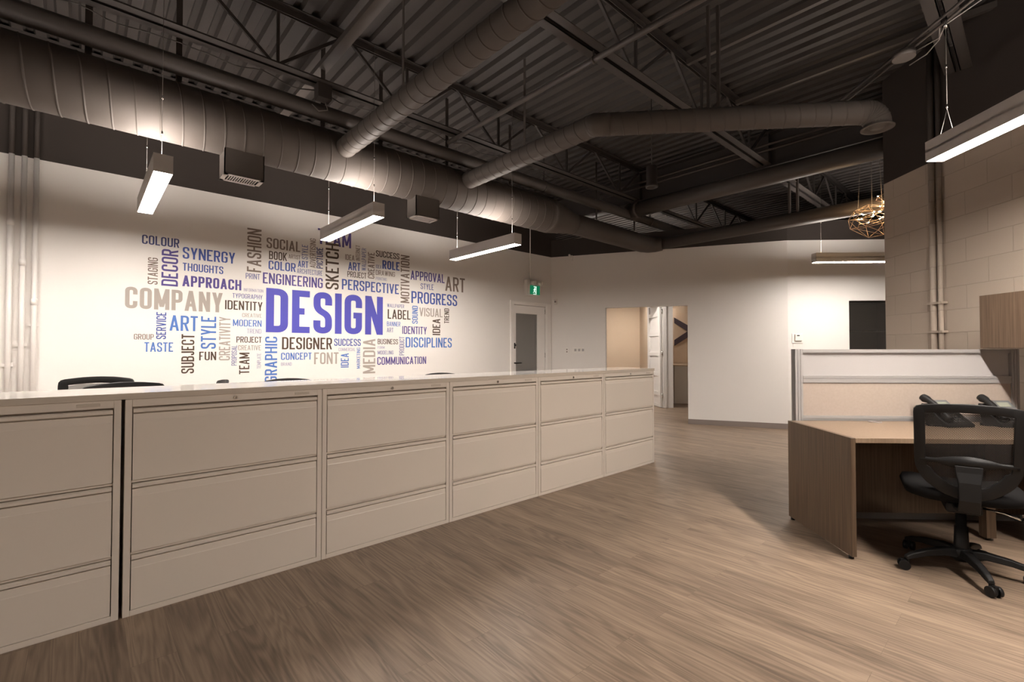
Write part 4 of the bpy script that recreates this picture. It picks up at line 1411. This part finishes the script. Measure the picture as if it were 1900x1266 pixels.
# ------------------------------------------------------------------ task chair
def make_chair():
    t = thing('office_chair', '', 'office chair', group='black mesh office chairs')
    def back(x, z):
        """curved back sheet: leans backwards (-y) with height, sides come forward"""
        return (x, -0.225 - 0.20 * max(0.0, z - 0.60) - 0.05 * math.sin(PI * min(1, max(0, (z - 0.48) / 0.5))) * 0.4 + 0.75 * x * x, z)
    def outline(k):
        """half-width outline of the back, k = 0 outer, 1 inner upper window"""
        P = []
        key = [(0.0, 0.964), (0.10, 0.960), (0.205, 0.946), (0.217, 0.943), (0.219, 0.930), (0.216, 0.80), (0.215, 0.66), (0.208, 0.59), (0.175, 0.530), (0.10, 0.468), (0.0, 0.443)]
        return key
    def loop(key):
        right = list(key)
        left = [(-x, z) for x, z in reversed(key[1:-1])]
        return right + left
    def resample(lp, n):
        L = [0.0]
        N = len(lp)
        for i in range(N):
            a, b = lp[i], lp[(i + 1) % N]
            L.append(L[-1] + math.hypot(b[0] - a[0], b[1] - a[1]))
        out = []
        for i in range(n):
            s = L[-1] * i / n
            j = max(k for k in range(N) if L[k] <= s + 1e-9)
            u = (s - L[j]) / max(1e-9, L[j + 1] - L[j])
            a, b = lp[j], lp[(j + 1) % N]
            out.append((a[0] + (b[0] - a[0]) * u, a[1] + (b[1] - a[1]) * u))
        return out
    outer = resample(loop(outline(0)), 72)
    for _ in range(1):
        outer = [((outer[i - 1][0] + 2 * outer[i][0] + outer[(i + 1) % 72][0]) / 4, (outer[i - 1][1] + 2 * outer[i][1] + outer[(i + 1) % 72][1]) / 4) for i in range(72)]
    def inset(lp, d):
        r = []
        n = len(lp)
        for i in range(n):
            a, b = Vector(lp[i - 1]), Vector(lp[(i + 1) % n])
            tg = (b - a).normalized()
            nr = Vector((tg.y, -tg.x))
            c = Vector((0, 0.73)) - Vector(lp[i])
            if nr.dot(c) < 0:
                nr = -nr
            dd = d * (1.35 if lp[i][1] < 0.60 else 1.0)
            q = Vector(lp[i]) + nr * dd
            r.append((q.x, q.y))
        return r
    inner = inset(outer, 0.046)
    def ringmesh(o, i, th):
        n = len(o)
        v = []
        for lp, dy in ((o, 0), (i, 0), (i, th), (o, th)):
            for x, z in lp:
                p = back(x, z)
                v.append((p[0], p[1] + dy, p[2]))
        f = []
        for k in range(4):
            for j in range(n):
                a, b = k * n, ((k + 1) % 4) * n
                f.append((a + j, a + (j + 1) % n, b + (j + 1) % n, b + j))
        return v, f
    v, f = ringmesh(outer, inner, 0.024)
    m = MB().add(v, f, 0, True)
    m.build('back_frame', M['black'], t, bevel=0.004)
    # net stretched in the frame
    m = MB()
    def half(z):
        xs = [abs(inner[i][0] + (inner[(i + 1) % 72][0] - inner[i][0]) * (z - inner[i][1]) / (inner[(i + 1) % 72][1] - inner[i][1]))
              for i in range(72) if (inner[i][1] - z) * (inner[(i + 1) % 72][1] - z) < 0]
        return max(xs) if xs else 0.0
    zlo, zhi = min(p[1] for p in inner) + 0.004, max(p[1] for p in inner) - 0.004
    rows, cols = 26, 16
    v, f = [], []
    for r in range(rows + 1):
        z = zlo + (zhi - zlo) * r / rows
        h = half(z) + 0.004
        for c in range(cols + 1):
            x = -h + 2 * h * c / cols
            p = back(x, z)
            v.append((p[0], p[1] + 0.012, p[2]))
    for r in range(rows):
        for c in range(cols):
            a = r * (cols + 1) + c
            f.append((a, a + 1, a + cols + 2, a + cols + 1))
    m.add(v, f, 0, True)
    m.build('back_mesh', M['net'], t)
    # lumbar pad with its cross bar
    m = MB()
    v, f = [], []
    n = 24
    for i in range(n + 1):
        x = -0.195 + 0.39 * i / n
        u = abs(x) / 0.195
        hw = 0.012 + 0.020 * max(0.0, math.cos(min(1.0, u / 0.62) * PI / 2)) ** 0.8
        zc = 0.648 + 0.006 * (1 - u)
        for dz, dy in ((-hw, -0.004), (hw, -0.004), (hw, -0.008 - 0.008 * (1 - u)), (-hw, -0.008 - 0.008 * (1 - u))):
            p = back(x, zc)
            v.append((p[0], p[1] + dy + 0.008, zc + dz))
    for i in range(n):
        for k in range(4):
            a, b = 4 * i + k, 4 * i + (k + 1) % 4
            f.append((a, b, b + 4, a + 4))
    f += [(3, 2, 1, 0), (4 * n, 4 * n + 1, 4 * n + 2, 4 * n + 3)]
    m.add(v, f, 0, True)
    m.build('lumbar_support', M['black'], t)
    # spine
    m = MB()
    pth = [((0, -0.05, 0.395), 0.10), ((0, -0.17, 0.385), 0.095), ((0, -0.245, 0.40), 0.088), ((0, -0.275, 0.46), 0.085), ((0, -0.272, 0.55), 0.088), ((0, -0.258, 0.60), 0.105), ((0, -0.254, 0.635), 0.11)]
    v, f = [], []
    for i, (p, wd) in enumerate(pth):
        p = Vector(p)
        a = Vector(pth[max(0, i - 1)][0])
        b = Vector(pth[min(len(pth) - 1, i + 1)][0])
        d = (b - a).normalized()
        nr = Vector((0, -d.z, d.y))
        for sx, sn in ((-1, -1), (1, -1), (1, 1), (-1, 1)):
            v.append(p + Vector((sx * wd / 2, 0, 0)) + nr * (sn * 0.010))
    for i in range(len(pth) - 1):
        for k in range(4):
            a, b = 4 * i + k, 4 * i + (k + 1) % 4
            f.append((a, b, b + 4, a + 4))
    e = 4 * (len(pth) - 1)
    f += [(3, 2, 1, 0), (e, e + 1, e + 2, e + 3)]
    m.add(v, f)
    m.build('back_spine', M['black'], t, bevel=0.004)
    # seat
    m = MB()
    def sq(a, b, z, yo=0.0, n=40):
        yo += 0.035
        a *= 1.06
        b *= 1.14
        r = []
        for i in range(n):
            an = 2 * PI * i / n
            c, s_ = math.cos(an), math.sin(an)
            x = a * math.copysign(abs(c) ** 0.55, c)
            y = b * math.copysign(abs(s_) ** 0.55, s_)
            zz = z - (0.035 * max(0, (y / b)) ** 3 if z > 0.43 else 0)
            r.append((x, y + yo, zz))
        return r
    layers = [sq(0.02, 0.02, 0.405, 0.02), sq(0.19, 0.18, 0.41, 0.02), sq(0.235, 0.232, 0.43, 0.02), sq(0.246, 0.243, 0.462, 0.02), sq(0.236, 0.233, 0.487, 0.02), sq(0.19, 0.19, 0.497, 0.02), sq(0.02, 0.02, 0.490, 0.02)]
    v = [p for l in layers for p in l]
    f = []
    for i in range(len(layers) - 1):
        for j in range(40):
            f.append((i * 40 + j, i * 40 + (j + 1) % 40, (i + 1) * 40 + (j + 1) % 40, (i + 1) * 40 + j))
    f += [tuple(range(39, -1, -1)), tuple(range(240, 280))]
    m.add(v, f, 0, True)
    m.build('seat', M['softblack'], t)
    m = MB()
    m.box(-0.075, -0.11, 0.345, 0.075, 0.10, 0.405)
    m.build('tilt_mechanism', M['black'], t, bevel=0.012)
    m = MB()
    m.tube([(0.06, -0.02, 0.375), (0.16, -0.06, 0.37), (0.235, -0.09, 0.352)], 0.006, 10)
    m.tube([(0.225, -0.086, 0.356), (0.265, -0.10, 0.345)], [0.012, 0.015], 12)
    m.build('lever', M['chrome'], t)
    m = MB()
    m.lathe([(0.0, 0.35), (0.024, 0.35), (0.024, 0.25), (0.030, 0.25), (0.034, 0.12), (0.034, 0.06), (0.0, 0.06)])
    m.build('gas_column', M['black'], t)
    m = MB()
    m.lathe([(0.0, 0.135), (0.040, 0.135), (0.052, 0.12), (0.052, 0.072), (0.0, 0.072)])
    m.build('hub', M['black'], t)
    for k in range(5):
        an = 2 * PI * k / 5 + CHAIR_SPIN
        c, s_ = math.cos(an), math.sin(an)
        m = MB()
        pts = [(0.03, 0.104), (0.10, 0.110), (0.20, 0.098), (0.27, 0.080), (0.302, 0.068)]
        wd = [0.060, 0.052, 0.042, 0.036, 0.030]
        hh = [0.046, 0.040, 0.034, 0.030, 0.022]
        v, f = [], []
        for (r_, z), w_, h_ in zip(pts, wd, hh):
            for sx, sz in ((-1, -1), (1, -1), (0.75, 1), (-0.75, 1)):
                lx, ly = r_, sx * w_ / 2
                v.append((lx * c - ly * s_, lx * s_ + ly * c, z + sz * h_ / 2))
        for i in range(len(pts) - 1):
            for q in range(4):
                a, b = 4 * i + q, 4 * i + (q + 1) % 4
                f.append((a, b, b + 4, a + 4))
        e = 4 * (len(pts) - 1)
        f += [(3, 2, 1, 0), (e, e + 1, e + 2, e + 3)]
        m.add(v, f)
        m.build('base_leg', M['black'], t, bevel=0.006)
        m = MB()
        ca = an + 1.9 + 0.8 * k
        cx, cy = 0.288 * c, 0.288 * s_
        ux, uy = math.cos(ca), math.sin(ca)
        ox, oy = cx + 0.018 * -uy, cy + 0.018 * ux
        for sgn in (-1, 1):
            m.cyl((ox + ux * 0.008 * sgn, oy + uy * 0.008 * sgn, 0.0265), (ox + ux * 0.026 * sgn, oy + uy * 0.026 * sgn, 0.0265), 0.0262, 18)
        m.cyl((cx, cy, 0.04), (cx, cy, 0.075), 0.008, 10).bar((ox - ux * 0.010, oy - uy * 0.010, 0.036), (ox + ux * 0.010, oy + uy * 0.010, 0.036), 0.03, 0.040)
        m.build('caster', M['black'], t)
    return t
CHAIR_SPIN = -0.07
chair = make_chair()
chair['label'] = 'black mesh-back swivel chair pulled up to the walnut desk at the right'
chair.location = (3.695, 0.299, 0)
chair.rotation_euler = (0, 0, math.radians(12) - PI / 2)
for (x, y, rz, sc, lb) in ((-0.02, 4.62, 2.75, 1.08, 'black chair with open mesh back showing highest above the worktop, far left'),
                           (0.29, 3.82, 3.45, 1.07, 'dark chair back just above the worktop, overlapping the leftmost chair'),
                           (1.44, 4.62, 3.0, 1.008, 'black chair top showing just below the word GRAPHIC'),
                           (3.20, 4.62, 3.0, 1.006, 'thin black chair top showing below the word COMMUNICATION'),
                           (0.73, 5.2, 1.55, 1.0, 'black chair seen edge-on as a small bump behind the worktop')):
    dup(chair, (x, y, 0), rz, lb, (sc, sc, sc))
